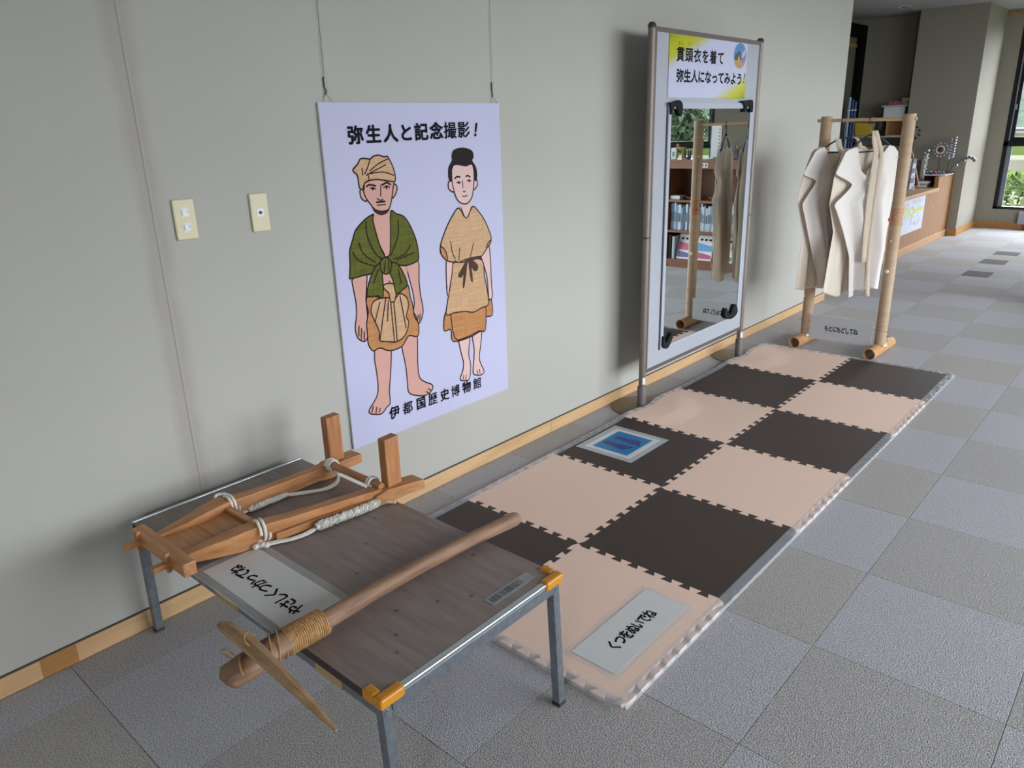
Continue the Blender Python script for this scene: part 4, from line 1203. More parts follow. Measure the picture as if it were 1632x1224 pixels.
def cloth(P0, left, right, top, bot, off, fold, phase, name, m, parent, nt=64, nv=70):
    mb = MB(); vs = []; fs = []
    ztop = max(z for _, z in top)
    for i in range(nt + 1):
        t_ = i / nt
        za, zb = interp_t(top, t_), interp_t(bot, t_)
        for k in range(nv + 1):
            v = k / nv
            z = za + (zb - za) * v
            a, b = interp(left, z), interp(right, z)
            s = a + (b - a) * t_
            dn = max(0.0, (ztop - z) / (ztop - .4))
            amp = fold * (0.04 + 0.96 * min(1, max(0, dn - .08) * 1.8)) * min(1, .12 + t_ * 5)
            d = off(dn, t_) + amp * (sin(2 * pi * (2.6 * t_ + phase) + .6 * sin(2.4 * dn + phase)) + .4 * sin(2 * pi * (5.3 * t_ + phase * 2.3) + dn))
            vs.append(P0 + GU * s + GN * d + Z * (z - P0.z))
    w = nv + 1
    for i in range(nt):
        for k in range(nv):
            fs.append((i * w + k, i * w + k + 1, (i + 1) * w + k + 1, (i + 1) * w + k))
    mb.add(vs, fs)
    o = mb.build(name, m, parent, smooth=True, angle=80)
    so = o.modifiers.new('thickness', 'SOLIDIFY'); so.thickness = .0016; so.offset = 0
    return o
def strip(P0, path, w, d0, name, parent):
    """hanging cloth band through local points (s, z)"""
    mb = MB(); vs = []; fs = []
    P = cr(path, False, 6)
    for i, (s, z) in enumerate(P):
        dd = d0(i / (len(P) - 1))
        for q in (-1, 1):
            vs.append(P0 + GU * (s + q * w / 2) + GN * (dd + q * .002) + Z * (z - P0.z))
        if i: fs.append((2 * i - 2, 2 * i - 1, 2 * i + 1, 2 * i))
    o = mb.add(vs, fs).build(name, M_SASH, parent, smooth=True)
    so = o.modifiers.new('thickness', 'SOLIDIFY'); so.thickness = .002; so.offset = 0
    return o
def hanger(P0, label, nk, sl, sr, zsh, zbar):
    t = thing('coat_hanger', label, 'coat hanger', P0, 'coat hangers on the rack rail')
    q = lambda s, z, d=0: P0 + GU * s + GN * d + Z * (z - P0.z)
    # the hook loops over the rail
    hook = [(-.006, -.032), (-.021, -.014), (-.019, .006), (0.0, .0165), (.018, .006), (.020, -.012), (.012, -.04)]
    MB().tube(spline([q(s, P0.z + z, 0) for s, z in hook] + [q(nk[0], nk[1])], 4), .0026, 7).build('hook', M_HANG, t, smooth=True)
    MB().tube(spline([q(sl, zsh - .006), q(nk[0] + (sl - nk[0]) * .5, zsh + (nk[1] - zsh) * .62), q(nk[0], nk[1]), q(nk[0] + (sr - nk[0]) * .5, zsh + (nk[1] - zsh) * .62), q(sr, zsh - .006)], 6), .0055, 8).build('shoulder_bar', M_HANG, t, smooth=True)
    MB().tube([q(sl, zsh - .006), q(sl + .03, zbar), q(sr - .03, zbar), q(sr, zsh - .006)], .0045, 8).build('trouser_bar', M_HANG, t, smooth=True)
    MB().tube([q(nk[0], nk[1] - .012), q(nk[0], nk[1] + .022)], .008, 10).build('neck', M_HANG, t, smooth=True)
    return t
PG1, PG2 = Vector((.521, RY - .006, 1.4934)), Vector((.688, RY - .006, 1.4923))
hanger(PG1, 'black plastic coat hanger carrying the garment nearer the wall', (.014, 1.385), -.190, .205, 1.326, 1.300)
hanger(PG2, 'black plastic coat hanger carrying the front garment with two sashes', (.022, 1.405), -.175, .225, 1.328, 1.302)
def garment(P0, label, fl, bl_, right, top, topb, bot, botb, ph):
    t = thing('cloth_garment', label, 'garment', P0 + Vector((0, 0, -1.09)), 'cream cloth garments on the rack')
    cloth(P0, fl, right, top, bot, lambda dn, t_: .0125 + .008 * min(1, dn * 2.2), .024, ph, 'front_panel', M_COTTON, t)
    cloth(P0, bl_, right, topb, botb, lambda dn, t_: -.0125 - .024 * min(1, dn * 2.2) * min(1, t_ * 4), .012, ph + .4, 'back_panel', M_COTTONB, t)
    return t
f2 = [(-.236, 1.31), (-.279, 1.244), (-.312, 1.194), (-.316, 1.183), (-.300, 1.174), (-.232, 1.149), (-.165, 1.122), (-.148, 1.108), (-.158, 1.094), (-.202, 1.062), (-.295, 1.006), (-.304, .996), (-.300, .984), (-.281, .960), (-.193, .82), (-.106, .654), (-.061, .376)]
b2 = [(-.236, 1.31), (-.287, 1.178), (-.298, 1.079), (-.307, .997), (-.270, .90), (-.240, .819), (-.253, .708), (-.275, .499), (-.281, .44)]
r2_ = [(.290, 1.29), (.312, .95), (.311, .665), (.286, .528), (.27, .386)]
g2 = garment(PG2, 'cream cotton garment with V neck and two sashes at the front of the rack', f2, b2, r2_,
             [(0, 1.31), (.06, 1.324), (.2, 1.335), (.42, 1.165), (.435, 1.160), (.45, 1.165), (.80, 1.335), (.9, 1.328), (1, 1.29)], [(0, 1.31), (.06, 1.324), (.2, 1.335), (.35, 1.318), (.5, 1.314), (.65, 1.318), (.80, 1.335), (.9, 1.328), (1, 1.29)],
             [(0, .376), (.1, .380), (.3, .412), (.75, .407), (1, .386)], [(0, .440), (.15, .405), (.3, .380), (.42, .385), (.55, .405), (1, .392)], .12)
strip(PG2, [(.018, 1.428), (.006, 1.36), (.004, 1.30), (.0, 1.161), (-.006, .921), (.016, .606)], .046, lambda k: .012 + .040 * min(1, k * 2.5), 'sash', g2)
strip(PG2, [(.026, 1.428), (.046, 1.36), (.058, 1.294), (.052, 1.148), (.046, .864), (.056, .595), (.088, .368)], .036, lambda k: .016 + .042 * min(1, k * 2.5), 'sash', g2)
f1 = [(-.269, 1.31), (-.317, 1.245), (-.356, 1.192), (-.361, 1.181), (-.345, 1.172), (-.296, 1.157), (-.245, 1.142), (-.232, 1.132), (-.240, 1.120), (-.291, 1.064), (-.345, 1.004), (-.348, .992), (-.340, .970), (-.269, .806), (-.192, .635), (-.136, .502), (-.128, .423)]
b1 = [(-.269, 1.31), (-.331, 1.165), (-.364, 1.04), (-.366, 1.02), (-.345, .97), (-.280, .80), (-.290, .70), (-.298, .64), (-.301, .44)]
r1_ = [(.270, 1.298), (.278, .959), (.270, .689), (.255, .408)]
g1 = garment(PG1, 'cream cotton garment hung nearer the wall, half hidden behind the other garment', f1, b1, r1_,
             [(0, 1.31), (.05, 1.327), (.16, 1.338), (.40, 1.205), (.42, 1.20), (.44, 1.205), (.78, 1.338), (.9, 1.328), (1, 1.298)], [(0, 1.31), (.05, 1.327), (.16, 1.338), (.3, 1.31), (.5, 1.302), (.66, 1.31), (.78, 1.338), (.9, 1.328), (1, 1.298)],
             [(0, .423), (.4, .421), (1, .408)], [(0, .440), (.15, .420), (.5, .418), (1, .408)], .55)
strip(PG1, [(-.060, 1.382), (-.068, 1.34), (-.058, 1.28), (-.050, 1.12), (-.044, .90), (-.040, .62)], .050, lambda k: .012 + .042 * min(1, k * 2.5), 'sash', g1)
strip(PG1, [(.100, 1.388), (.118, 1.34), (.124, 1.15), (.128, .85)], .034, lambda k: .012 + .042 * min(1, k * 2.5), 'sash', g1)

# ------------------------------------------------------------------ reception counter
M_CTR = mat('counter_wood', (154, 110, 70), 0.55, noise=(7, 0.3, 0.7), col2=(136, 94, 56), stretch=(4, 4, 0.6))
M_CTRL = mat('counter_ledge', (186, 146, 106), 0.45, noise=(7, 0.3, 0.7), col2=(172, 132, 92), stretch=(4, 0.6, 4))
M_CTRD = mat('counter_side', (130, 82, 38), 0.5)
CX = -0.115
ctr = thing('reception_counter', 'low wooden reception counter with vertical board front beside the pillar', 'counter', (-.42, 9.3, 0))
box('carcass', M_CTR, -.72, CX - .016, 7.35, 10.62, .0, .620, ctr)
nb = 27
for k in range(nb):
    y0 = 7.35 + (10.62 - 7.35) * k / nb
    y1 = 7.35 + (10.62 - 7.35) * (k + 1) / nb
    if k == 0:
        first = MB().box(CX - .016, CX, y0 + .002, y1 - .002, .085, .620).build('front_board', M_CTR, ctr, bevel=.002)
    else:
        copy_of(first, (0, y0 - 7.35, 0), ctr)
box('kick_board', M_CTRL, CX - .010, CX + .012, 7.35, 11.33, .0, .085, ctr, bevel=.002)
box('ledge', M_CTRL, -.74, CX + .016, 7.33, 10.62, .622, .664, ctr, bevel=.003)
ec = box('end_cabinet', M_CTR, -.165, CX, 10.622, 11.300, .085, .790, ctr, bevel=.002)
box('worktop', M_CTRL, -.74, -.165, 10.622, 11.300, .622, .664, ctr)
box('rear_support', M_CTRD, -.74, -.56, 10.90, 11.30, .664, .7905, ctr)
for k in range(1, 6):
    yy = 10.62 + .68 * k / 6
    box('groove', mat('groove_brown', (120, 84, 54), .7), CX, CX + .0006, yy, yy + .003, .09, .785, ec)
box('side_panel', M_CTRD, -.74, CX + .012, 11.300, 11.334, .0, .812, ctr, bevel=.002)

# hand-drawn poster on the counter front
cp_ = thing('counter_poster', 'white hand-drawn poster with yellow lettering on the counter front', 'poster', (CX + .001, 9.55, .235))
CF = (Vector((CX + .0015, 8.98, .236)), Y, Z, X)
MB().box(CX + .0004, CX + .0014, 8.98, 10.105, .236, .620).build('paper', mat('poster_paper', (196, 202, 216), .5), cp_)
yl = MB(); letters(yl, row('クラフトコーナー', .09, 1.03, .235, .150, .150), CF, .0006, .045)
ol = MB(); letters(ol, row('クラフトコーナー', .09, 1.03, .235, .150, .150), CF, .0003, .065)
ol.build('letter_outline', mat('ink_grey', (70, 72, 66), .5), cp_)
yl.build('lettering', mat('ink_yellow', (214, 208, 70), .5), cp_)
rr_ = random.Random(3)
for k, (c_, y0, y1, n_) in enumerate((((206, 110, 100), .15, .45, 7), ((80, 120, 90), .62, .95, 8))):
    d = MB()
    for q in range(n_):
        x = y0 + (y1 - y0) * q / (n_ - 1); z = .325 + .010 * sin(q * 1.7) + (0.015 if k else 0)
        d.ribbon(cr([(x - .015, z - .018), (x + rr_.uniform(-.01, .01), z + .02), (x + .012, z - .012)], False, 3), .006, CF, .0004)
    d.build('drawn_scribble', mat('crayon_%d' % k, c_, .6), cp_)
for k, (c_, pts) in enumerate((((96, 150, 90), [(.10, .05), (.16, .13)]), ((96, 150, 90), [(.24, .06), (.30, .14)]), ((100, 150, 205), [(.20, .02), (.24, .07)]), ((226, 130, 130), [(.72, .11), (.78, .07), (.86, .11)]), ((100, 150, 205), [(.92, .06), (.97, .14)]), ((120, 120, 190), [(.62, .08), (.64, .16)]))):
    MB().ribbon(pts, .022, CF, .0004).build('drawn_mark', mat('crayon_b%d' % k, c_, .6), cp_)

# things on the counter
M_SILV = mat('silver_bits', (196, 200, 210), 0.25, metal=.7)
M_STEM = mat('wire_stem', (66, 54, 48), .6)
LZ, CZ = .6645, .812
wt = box('white_tray', mat('tray_white', (222, 222, 232), .4), -.60, -.105, 10.86, 11.295, .7912, .800)
tag(wt, 'thin white board lying on the raised end of the counter', 'board')
TZ = .800
sf = thing('flower_ornament', 'silver sunflower ornament with a brown centre on a thin stem', 'ornament', (-.270, 11.15, TZ))
MB().tube([(-.269, 11.15, TZ + .004), (-.266, 11.15, .95), (-.271, 11.15, 1.06)], .005, 6).build('stem', M_STEM, sf)
MB().tube([(-.269, 11.15, TZ), (-.269, 11.15, TZ + .012)], .03, 12).build('foot', M_STEM, sf)
MB().ball((-.271, 11.15, 1.093), (.036, .012, .036), 12, 8).build('centre', mat('brown_seed', (96, 62, 48), .7), sf, smooth=True)
for k in range(16):
    a = 2 * pi * k / 16
    MB().ball((-.271 + cos(a) * .045, 11.146, 1.093 + sin(a) * .045), (.010, .008, .010), 6, 4).build('petal', mat('petal_white', (222, 218, 220), .4), sf)
for k in range(12):
    a = 2 * pi * k / 12 + .1
    MB().ball((-.271 + cos(a) * .082, 11.15, 1.093 + sin(a) * .082), (.015, .008, .015), 6, 4).build('petal', M_SILV, sf)
sp_ = thing('flower_spike', 'upright stem ornament covered with silver balls', 'ornament', (-.170, 11.20, TZ))
MB().tube([(-.172, 11.20, TZ), (-.160, 11.20, .95), (-.145, 11.20, 1.23)], .005, 6).build('stem', M_STEM, sp_)
MB().tube([(-.172, 11.20, TZ), (-.172, 11.20, TZ + .01)], .026, 12).build('foot', M_STEM, sp_)
for k in range(16):
    z = .985 + .25 * k / 15
    MB().ball((-.152 + .0006 * k + (.022 if k % 2 else -.020), 11.195, z), (.016, .014, .017), 7, 5).build('ball', M_SILV, sp_, smooth=True)
ar = thing('arched_branch', 'thin arching branch ornament with silver bell ends leaning over the counter end', 'ornament', (-.150, 11.23, CZ - .012))
MB().tube(spline([(-.180, 11.265, TZ), (-.120, 11.25, .885), (-.060, 11.21, .94), (.0, 11.20, .988), (.06, 11.20, 1.005), (.12, 11.20, .985)], 5), .0045, 6).build('branch', M_STEM, ar, smooth=True)
for x, z in ((-.078, .898), (.0, .958), (.030, .985), (.062, .995), (.095, .985), (.120, .962)):
    b_ = MB().ball((x, 11.20, z), (.024, .018, .023), 8, 6).build('bell', M_SILV, ar, smooth=True)
    MB().ball((x + .004, 11.183, z - .002), (.011, .006, .011), 6, 4).build('clapper', M_STEM, b_)
rf = thing('red_flower_ornament', 'flower ornament with a red centre and dark ball petals on a tall stem', 'ornament', (-.430, 10.6, LZ))
MB().tube([(-.425, 10.6, LZ), (-.437, 10.6, 1.07), (-.475, 10.6, 1.28)], .006, 6).build('stem', M_STEM, rf)
MB().tube([(-.425, 10.6, LZ), (-.425, 10.6, LZ + .012)], .035, 12).build('foot', M_STEM, rf)
MB().ball((-.478, 10.595, 1.314), (.034, .012, .034)).build('centre', mat('red_paper', (170, 86, 92), .6), rf, smooth=True)
for k in range(9):
    a = 2 * pi * k / 9 + .35
    MB().ball((-.478 + cos(a) * .075, 10.6, 1.314 + sin(a) * .075), (.017, .010, .017), 7, 5).build('petal', mat('navy_bits', (46, 52, 72), .4), rf)
cl_ = thing('shell_column', 'tall narrow column of pale glass and shells topped by a white ball', 'ornament', (-.366, 10.86, LZ))
P_ = [Vector((-.372, 10.86, LZ)), Vector((-.362, 10.86, .84)), Vector((-.345, 10.86, 1.06))]
MB().tube(P_, [.026, .022, .014], 10).build('core', mat('pale_glass', (196, 198, 188), .15), cl_, smooth=True)
for k in range(26):
    f_ = k / 25; p_ = P_[0].lerp(P_[2], f_)
    MB().ball(p_ + Vector((.024 * cos(k * 2.4), -.016 + .012 * sin(k * 2.4), .006)), (.013, .010, .013), 6, 4).build('shell', mat('shell_pale', (208, 206, 190), .35), cl_)
MB().ball((-.334, 10.86, 1.094), .014, 8, 6).build('top_ball', mat('shell_white', (236, 236, 234), .3), cl_, smooth=True)
MB().tube([(-.345, 10.86, 1.05), (-.334, 10.86, 1.09)], .003, 5).build('pin', M_STEM, cl_)
ld = thing('small_ladder', 'small wooden ladder ornament leaning behind the white cards', 'ornament', (-.40, 10.5, LZ))
A_, B_ = Vector((-.322, 10.46, LZ + .014)), Vector((-.470, 10.56, 1.095))
sd = Vector((.030, .010, .008))
for s_ in (-1, 1):
    MB().tube([A_ + sd * s_, B_ + sd * s_ * .7], .0065, 6).build('ladder_rail', M_DOWEL, ld)
for k in range(13):
    c_ = A_.lerp(B_, (k + .5) / 13)
    MB().tube([c_ - sd * .95, c_ + sd * .95], .0048, 6).build('rung', mat('rung_brown', (150, 104, 74), .6), ld)
db = thing('dark_box', 'small dark wooden box stacked behind the ladder ornament', 'box', (-.40, 10.72, LZ))
MB().box(-.50, -.35, 10.68, 10.80, LZ, .985).build('body', mat('dark_wood', (62, 48, 46), .5), db, bevel=.003)
MB().box(-.505, -.345, 10.675, 10.805, .930, .945).build('lid_band', mat('dark_wood_b', (92, 66, 62), .5), db)
rb_ = MB().box(-.350, -.262, 10.83, 10.89, LZ, .742).build('red_pouch', mat('red_cloth', (126, 34, 44), .8), bevel=.02)
tag(rb_, 'dark red pouch standing on the counter beside the end cabinet', 'pouch')
for k in range(3):
    z0 = LZ + .022 * k
    x = MB().box(-.375 + .01 * k, -.255 + .008 * k, 10.66, 10.78, z0, z0 + .021).build('booklet', mat('booklet_%d' % k, ((196, 200, 206), (150, 146, 140), (206, 208, 218))[k], .5))
    tag(x, ('pale grey booklet at the bottom of the small pile on the counter', 'grey-brown booklet in the middle of the small pile on the counter', 'white booklet on top of the small pile on the counter')[k], 'booklet')
BALLC = ((66, 70, 84), (60, 140, 176), (44, 46, 96), (150, 40, 84), (206, 66, 84), (196, 200, 214), (52, 60, 110), (170, 58, 110))
BALLN = ('charcoal', 'sky blue', 'navy', 'plum', 'coral red', 'silver white', 'dark blue', 'magenta')
for k, (c_, n_) in enumerate(zip(BALLC, BALLN)):
    x = -.345 + .026 * k
    b_ = thing('beaded_ball', n_ + ' beaded ball in the row on the white board', 'ornament', (x, 10.96 + .03 * (k % 2), TZ), 'beaded balls on the white board')
    MB().ball((x, 10.96 + .03 * (k % 2), TZ + .018), (.016, .016, .018), 8, 6).build('body', mat('bead_' + n_, c_, .3), b_, smooth=True)
    MB().ball((x, 10.945 + .03 * (k % 2), TZ + .030), .006, 6, 4).build('bead', M_SILV, b_)
cd_ = thing('card_rack', 'white card rack with stepped rows of small printed cards on the counter', 'card rack', (-.39, 10.25, LZ))
for k in range(6):
    z0 = LZ + .055 * k; yb = 10.20 + .022 * k
    xo = -.405 - .004 * k
    MB().box(xo, xo + .125 - .006 * k, yb, yb + .018, LZ, z0 + .045).build('step', mat('rack_white', (214, 216, 220), .4), cd_)
    for q in range(2):
        MB().sheet([(0, 0), (.046, 0), (.046, .072), (0, .072)], FR((xo + .022 + q * .056, yb - .028, z0 + .01), (.6, .8, 0), (0, .18, 1)), 0, .001).build('card', mat('card_%d' % (q + k % 2), ((236, 238, 240), (222, 226, 232), (130, 142, 158))[(q + k) % 3 if q + k % 2 < 3 else 0], .5), cd_)

# ------------------------------------------------------------------ storage in the dark alcove
M_SHELF = mat('shelf_grey', (176, 180, 184), .5)
su = thing('storage_shelf', 'grey storage shelf unit standing in the dark alcove', 'shelf', (-1.16, 11.55, 0))
for z in (.45, .88, 1.265):
    box('shelf_board', M_SHELF, -1.525, -.79, 11.40, 11.76, z - .02, z, su)
box('shelf_board', M_SHELF, -1.12, -.80, 11.40, 11.76, 1.635, 1.655, su)
for x in (-1.522, -.81):
    for y in (11.41, 11.74):
        box('shelf_post', M_BLACK, x, x + .018, y, y + .018, 0, 1.265 if x < -1 else 1.635, su)
box('shelf_post', M_BLACK, -1.12, -1.102, 11.74, 11.758, 1.265, 1.635, su)
box('hanging_drawer', mat('drawer_white', (206, 208, 212), .5), -1.09, -.83, 11.42, 11.74, 1.50, 1.632, su)
for k in range(6):
    x = -1.06 + .027 * k
    q = MB().ball((x + .014, 11.47, 1.655 + .025), (.0135, .03, .025), 8, 6).build('pink_packet', mat('pink_packet', (196, 92, 108), .6), smooth=True)
    tag(q, 'small pink packet in the row on the top storage shelf', 'packet', 'pink packets on the top shelf')
for k in range(2):
    q = MB().box(-1.00 + .08 * k, -.84 + .03 * k, 11.56, 11.72, 1.656 + .045 * k, 1.700 + .045 * k).build('paper_box', mat('paper_box_%d' % k, ((196, 192, 186), (210, 206, 204))[k], .6), bevel=.002)
    tag(q, ('white paper box under another on the top storage shelf', 'white paper box stacked uppermost on the top storage shelf')[k], 'box')
yb = MB().add([(-1.44, 11.43, 1.266), (-1.24, 11.43, 1.266), (-1.24, 11.56, 1.266), (-1.44, 11.56, 1.266), (-1.46, 11.42, 1.45), (-1.20, 11.42, 1.43), (-1.22, 11.58, 1.43), (-1.45, 11.58, 1.45)], [(0, 3, 2, 1), (4, 5, 6, 7), (0, 1, 5, 4), (1, 2, 6, 5), (2, 3, 7, 6), (3, 0, 4, 7)]).build('yellow_bag', mat('yellow_bag', (206, 168, 52), .6), bevel=.012)
tag(yb, 'yellow cloth bag on the middle storage shelf', 'bag')
pb = MB().add([(-1.52, 11.43, 1.266), (-1.455, 11.43, 1.266), (-1.455, 11.56, 1.266), (-1.52, 11.56, 1.266), (-1.49, 11.46, 1.43), (-1.468, 11.46, 1.45), (-1.468, 11.52, 1.45), (-1.49, 11.52, 1.43)], [(0, 3, 2, 1), (4, 5, 6, 7), (0, 1, 5, 4), (1, 2, 6, 5), (2, 3, 7, 6), (3, 0, 4, 7)]).build('paper_bag', mat('pink_paper_bag', (186, 158, 146), .7), bevel=.008)
tag(pb, 'dull pink paper bag leaning beside the yellow bag', 'bag')
wb = thing('wooden_box', 'open light wooden box on its side on the storage shelf', 'box', (-.92, 11.50, 1.265))
M_PINE = mat('pine', (186, 142, 96), .55, noise=(9, .3, .7), col2=(166, 120, 76), stretch=(5, 5, .7))
for a in ((-1.04, -1.026, 11.42, 11.62, 1.2655, 1.480), (-.834, -.820, 11.42, 11.62, 1.2655, 1.480), (-1.026, -.834, 11.42, 11.62, 1.2655, 1.279), (-1.026, -.834, 11.42, 11.62, 1.466, 1.480), (-1.026, -.834, 11.606, 11.62, 1.279, 1.466)):
    box('box_side', M_PINE, *a, wb)
for k, (x, r, c_, n_) in enumerate(((-1.500, .020, (150, 168, 200), 'pale blue'), (-1.455, .018, (40, 64, 112), 'dark blue'), (-1.418, .016, (60, 82, 130), 'slate blue'))):
    q = thing('rolled_poster', n_ + ' rolled poster tube standing upright by the alcove door', 'poster tube', (x, 11.25, 0), 'rolled posters by the door')
    MB().pipe((x, 11.25, 0), (x, 11.27, 1.775 - .03 * k), r, r * .8, 14).build('roll', mat('roll_' + n_, c_, .5), q, smooth=True, angle=50)
    MB().pipe((x, 11.268, 1.60), (x, 11.2682, 1.615), r * 1.08, r, 14).build('band', M_SWITCH, q)
for k, (x, c_, n_) in enumerate(((-1.40, (60, 92, 140), 'blue'), (-1.20, (92, 98, 104), 'grey'))):
    q = MB()
    q.ball((x, 11.66, 1.268 + (.14 if k else .11)), (.08, .05, .14 if k else .11), 14, 9)
    b_ = q.build('plastic_bag', mat('plastic_' + n_, c_, .3), smooth=True)
    tag(b_, n_ + ' plastic bag bundle at the back of the middle storage shelf', 'bag')
for k in range(4):
    z0 = .88
    q = MB().box(-1.50 + .175 * k, -1.34 + .175 * k, 11.43, 11.70, z0 + .001, z0 + .20 + .05 * (k % 2)).build('storage_carton', mat('carton_%d' % k, ((60, 78, 112), (120, 110, 70), (150, 112, 76), (176, 140, 98))[k], .6), bevel=.004)
    tag(q, ('dark blue', 'olive', 'brown', 'tan')[k] + ' storage carton on the second storage shelf', 'carton', 'cartons on the second shelf')

# grey panel below the far window
gp = thing('floor_panel_heater', 'grey panel unit standing on the floor below the far window', 'heater', (.95, 12.36, 0))
box('body', mat('heater_grey', (150, 152, 164), .5), .53, 1.35, 12.335, 12.384, .075, .235, gp, bevel=.004)
for x in (.62, 1.24):
    box('foot', M_BLACK, x, x + .03, 12.34, 12.38, 0, .075, gp)

# ------------------------------------------------------------------ bookcase across the room (seen in the mirror)
M_BC = mat('bookcase_wood', (132, 86, 60), 0.45, noise=(7, .3, .7), col2=(128, 78, 48), stretch=(.7, 5, 5))
M_BCD = mat('bookcase_back', (112, 70, 46), 0.6)
BX0, BX1, BY0, BY1 = 1.46, 2.425, 7.40, 7.74
bc = thing('bookcase', 'low brown wooden bookcase with three open shelves', 'bookcase', ((BX0 + BX1) / 2, (BY0 + BY1) / 2, 0))
for x in (BX0, BX1 - .022):
    box('side_panel', M_BC, x, x + .022, BY0 + .004, BY1, 0, 1.115, bc)
box('top_board', M_BC, BX0 - .01, BX1 + .01, BY0 - .005, BY1, 1.115, 1.140, bc, bevel=.002)
box('top_rail', M_BC, BX0 + .022, BX1 - .022, BY0 + .006, BY0 + .024, 1.050, 1.115, bc)
for z in (.085, .400, .725):
    box('shelf', M_BC, BX0 + .022, BX1 - .022, BY0 + .004, BY1 - .01, z - .024, z, bc, bevel=.001)
box('plinth', M_BC, BX0 + .022, BX1 - .022, BY0 + .012, BY0 + .030, 0, .061, bc)
box('back_panel', M_BCD, BX0 + .022, BX1 - .022, BY1 - .010, BY1, .0, 1.115, bc)
lb = box('shelf_label', mat('label_white', (228, 230, 232), .5), 1.955, 2.075, BY0 + .003, BY0 + .006, 1.062, 1.108, bc)
MB().sheet([(0, 0), (.022, 0), (.022, .026), (0, .026)], FR((1.968, BY0 + .0028, 1.072), X, Z), 0, .0004).sheet([(0, 0), (.022, 0), (.022, .026), (0, .026)], FR((2.004, BY0 + .0028, 1.072), X, Z), 0, .0004).sheet([(0, 0), (.022, 0), (.022, .026), (0, .026)], FR((2.038, BY0 + .0028, 1.072), X, Z), 0, .0004).build('label_mark', mat('ink_blue', (70, 90, 120), .5), lb)
BC_ = [((210, 216, 222), 'white'), ((92, 148, 200), 'sky blue'), ((176, 190, 204), 'pale blue grey'), ((60, 84, 120), 'navy'), ((220, 214, 196), 'cream'), ((140, 150, 156), 'grey')]
x = BX1 - .035
k = 0
br = random.Random(5)
while x > BX0 + .06:
    w = br.choice((.016, .020, .026, .034))
    hgt = br.uniform(.24, .295)
    c_, n_ = BC_[br.randrange(6)]
    th = ('thin', 'slim', 'thick', 'broad')[(.016, .020, .026, .034).index(w)]
    q = thing('book', '%s %s book standing in the row on the middle bookcase shelf' % (th, n_), 'book', (x - w / 2, BY0 + .14, .4005), 'books on the middle bookcase shelf')
    MB().box(x - w, x, BY0 + .045, BY0 + .23, .4005, .4005 + hgt).build('cover', mat('book_' + n_, c_, .5), q, bevel=.0015)
    MB().box(x - w + .003, x - .003, BY0 + .0445, BY0 + .0452, .42 + hgt * .25, .42 + hgt * .6).build('spine_title', mat('spine_ink', (84, 96, 112), .5), q)
    MB().box(x - w + .002, x - .002, BY0 + .047, BY0 + .228, .4005 + hgt - .0008, .4005 + hgt + .0006).build('pages', mat('book_pages', (232, 228, 216), .7), q)
    x -= w + .0015
    k += 1
for k, (x, c1_, c2_, n_) in enumerate(((2.215, (206, 92, 128), (86, 84, 150), 'pink and violet'), (1.985, (96, 160, 210), (190, 70, 110), 'blue and pink'), (1.74, (214, 204, 190), (120, 140, 90), 'cream and green'))):
    q = thing('magazine', n_ + ' covered magazine leaning on the lowest bookcase shelf', 'magazine', (x, BY0 + .10, .0855), 'magazines on the lowest shelf')
    MF = FR((x - .095, BY0 + .05, .0890), X, (0, .32, 1))
    MB().sheet([(0, 0), (.19, 0), (.19, .275), (0, .275)], MF, -.006, 0).build('body', mat('magazine_white', (226, 224, 222), .4), q)
    MB().sheet([(.008, .10), (.18, .10), (.18, .19), (.008, .16)], MF, .0004).build('cover_picture', mat('cover_a%d' % k, c1_, .4), q)
    MB().sheet([(.008, .02), (.18, .02), (.18, .09), (.008, .06)], MF, .0004).build('cover_band', mat('cover_b%d' % k, c2_, .4), q)
    d = MB()
    for j in range(3):
        d.ribbon([(.03 + .05 * j, .225), (.06 + .05 * j, .225)], .022, MF, .0004)
    d.build('cover_title', M_INK, q)
for k, x in enumerate((2.385, 2.340)):
    q = MB().box(x - .018, x + .012, BY0 + .03, BY0 + .24, .0855, .35 - .02 * k).build('folder', mat('folder_%d' % k, ((30, 30, 34), (176, 186, 196))[k], .5), bevel=.002)
    tag(q, ('black upright folder at the end of the lowest bookcase shelf', 'pale grey upright folder beside the black one on the lowest shelf')[k], 'folder')
q = MB().box(2.28, 2.40, BY0 + .03, BY0 + .16, .7255, .766).build('white_case', mat('case_white', (220, 220, 216), .4), bevel=.004)
tag(q, 'flat white case on the upper bookcase shelf', 'case')
for k, (x, n_) in enumerate(((2.21, 'longer'), (1.93, 'shorter'))):
    q = thing('driftwood', n_ + ' carved brown wooden handle lying on the upper bookcase shelf', 'wooden tool', (x, BY0 + .10, .7255))
    MB().tube(spline([(x - .05, BY0 + .09, .739), (x, BY0 + .10, .742), (x + .04, BY0 + .11, .748), (x + .07 - .02 * k, BY0 + .13, .740)], 5), .012, 8).build('shaft', mat('dark_haft', (112, 70, 44), .6), q, smooth=True)
    MB().ball((x - .05, BY0 + .09, .7405), (.020, .016, .0145), 8, 6).build('knob', mat('dark_haft', (112, 70, 44), .6), q, smooth=True)
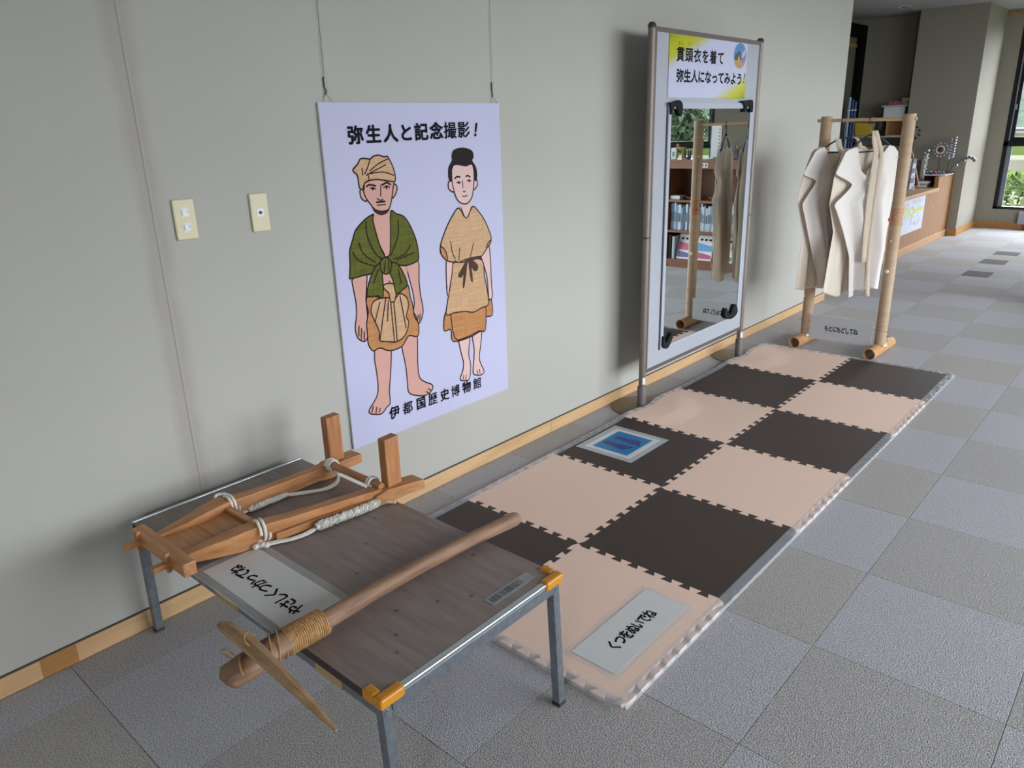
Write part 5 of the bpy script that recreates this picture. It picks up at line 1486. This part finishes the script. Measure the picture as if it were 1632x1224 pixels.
# on top of the bookcase
BT = 1.140
q = thing('notice_panel', 'white notice panel with a column of dark marks standing on the bookcase', 'sign', (1.955, 7.56, BT))
MB().box(1.900, 2.012, 7.555, 7.561, BT, 1.472).build('panel', mat('notice_white', (222, 222, 226), .5), q)
MB().box(1.91, 2.00, 7.54, 7.60, BT, BT + .012).build('foot', M_SWITCH, q)
NF = FR((1.956, 7.5548, BT), X, Z)
for k in range(8):
    MB().ribbon([(-.046, .302 - .034 * k), (-.038, .290 - .034 * k), (-.030, .304 - .034 * k)], .006, NF, .0004).build('ink_mark', M_INK, q)
q = thing('wooden_gate_model', 'small wooden gate model with a figure on top standing on the bookcase', 'model', (2.372, 7.55, BT))
for x in (2.330, 2.412):
    MB().box(x - .010, x + .010, 7.54, 7.56, BT, BT + .108).build('post', mat('model_wood', (176, 128, 72), .5), q)
MB().box(2.312, 2.430, 7.535, 7.565, BT + .108, BT + .122).build('beam', mat('model_wood', (176, 128, 72), .5), q)
MB().ball((2.395, 7.55, BT + .140), (.016, .014, .018)).build('figure', mat('figure_pink', (206, 160, 140), .6), q, smooth=True)
MB().tube([(2.39, 7.55, BT + .155), (2.39, 7.55, BT + .185), (2.39, 7.55, BT + .205)], [.006, .008, .024], 10).build('cup', mat('model_dark', (92, 88, 60), .5), q, smooth=True)
q = thing('purple_ornament', 'purple bead cluster ornament standing on the bookcase', 'ornament', (2.27, 7.55, BT))
d = MB()
for k in range(30):
    d.ball((2.27 + .034 * cos(k * 2.1), 7.55 + .02 * sin(k * 2.1), BT + .012 + .0024 * k), .011, 6, 4)
d.build('bead_cluster', mat('purple_beads', (110, 78, 132), .4), q)
MB().tube([(2.27, 7.55, BT), (2.27, 7.55, BT + .02)], .025, 10).build('foot', M_STEM, q)
for k, (x0, x1, c_) in enumerate(((1.94, 2.07, (120, 150, 100)), (1.80, 1.93, (96, 130, 90)))):
    q = MB().box(x0, x1, 7.45, 7.52, BT, BT + .006 + .02 * k).build('leaflet_stack', mat('leaflet_%d' % k, c_, .5))
    tag(q, ('thin pile of green leaflets on the bookcase', 'thicker pile of dark green leaflets on the bookcase')[k], 'leaflets')
q = thing('wire_ornament', 'bristly silver wire ornament with an orange ball on the bookcase', 'ornament', (1.70, 7.55, BT))
MB().tube([(1.70, 7.55, BT), (1.70, 7.55, BT + .012)], .04, 14).build('foot', M_STEM, q)
d = MB()
for k in range(28):
    a = k * 2.39996
    d.tube([(1.70, 7.55, BT + .01), (1.70 + .10 * cos(a) * (.4 + .02 * k), 7.55 + .03 * sin(a), BT + .10 + .10 * ((k * 7) % 13) / 13)], .0025, 4)
d.build('wires', mat('wire_blue', (110, 116, 134), .4), q)
MB().ball((1.695, 7.53, BT + .118), .018, 10, 8).build('orange_ball', mat('orange_ball', (232, 142, 66), .5), q, smooth=True)
q = thing('framed_card', 'small white framed card standing on the end of the bookcase', 'card', (2.46, 7.55, BT))
q.location.x = 2.405; ORG[q.name] = Vector((2.405, 7.48, BT)); q.location = ORG[q.name]
MB().box(2.375, 2.432, 7.475, 7.482, BT, BT + .118).build('card', mat('card_white', (222, 226, 226), .5), q)
MB().box(2.388, 2.418, 7.4742, 7.475, BT + .03, BT + .08).build('card_picture', mat('card_green', (110, 150, 130), .5), q)
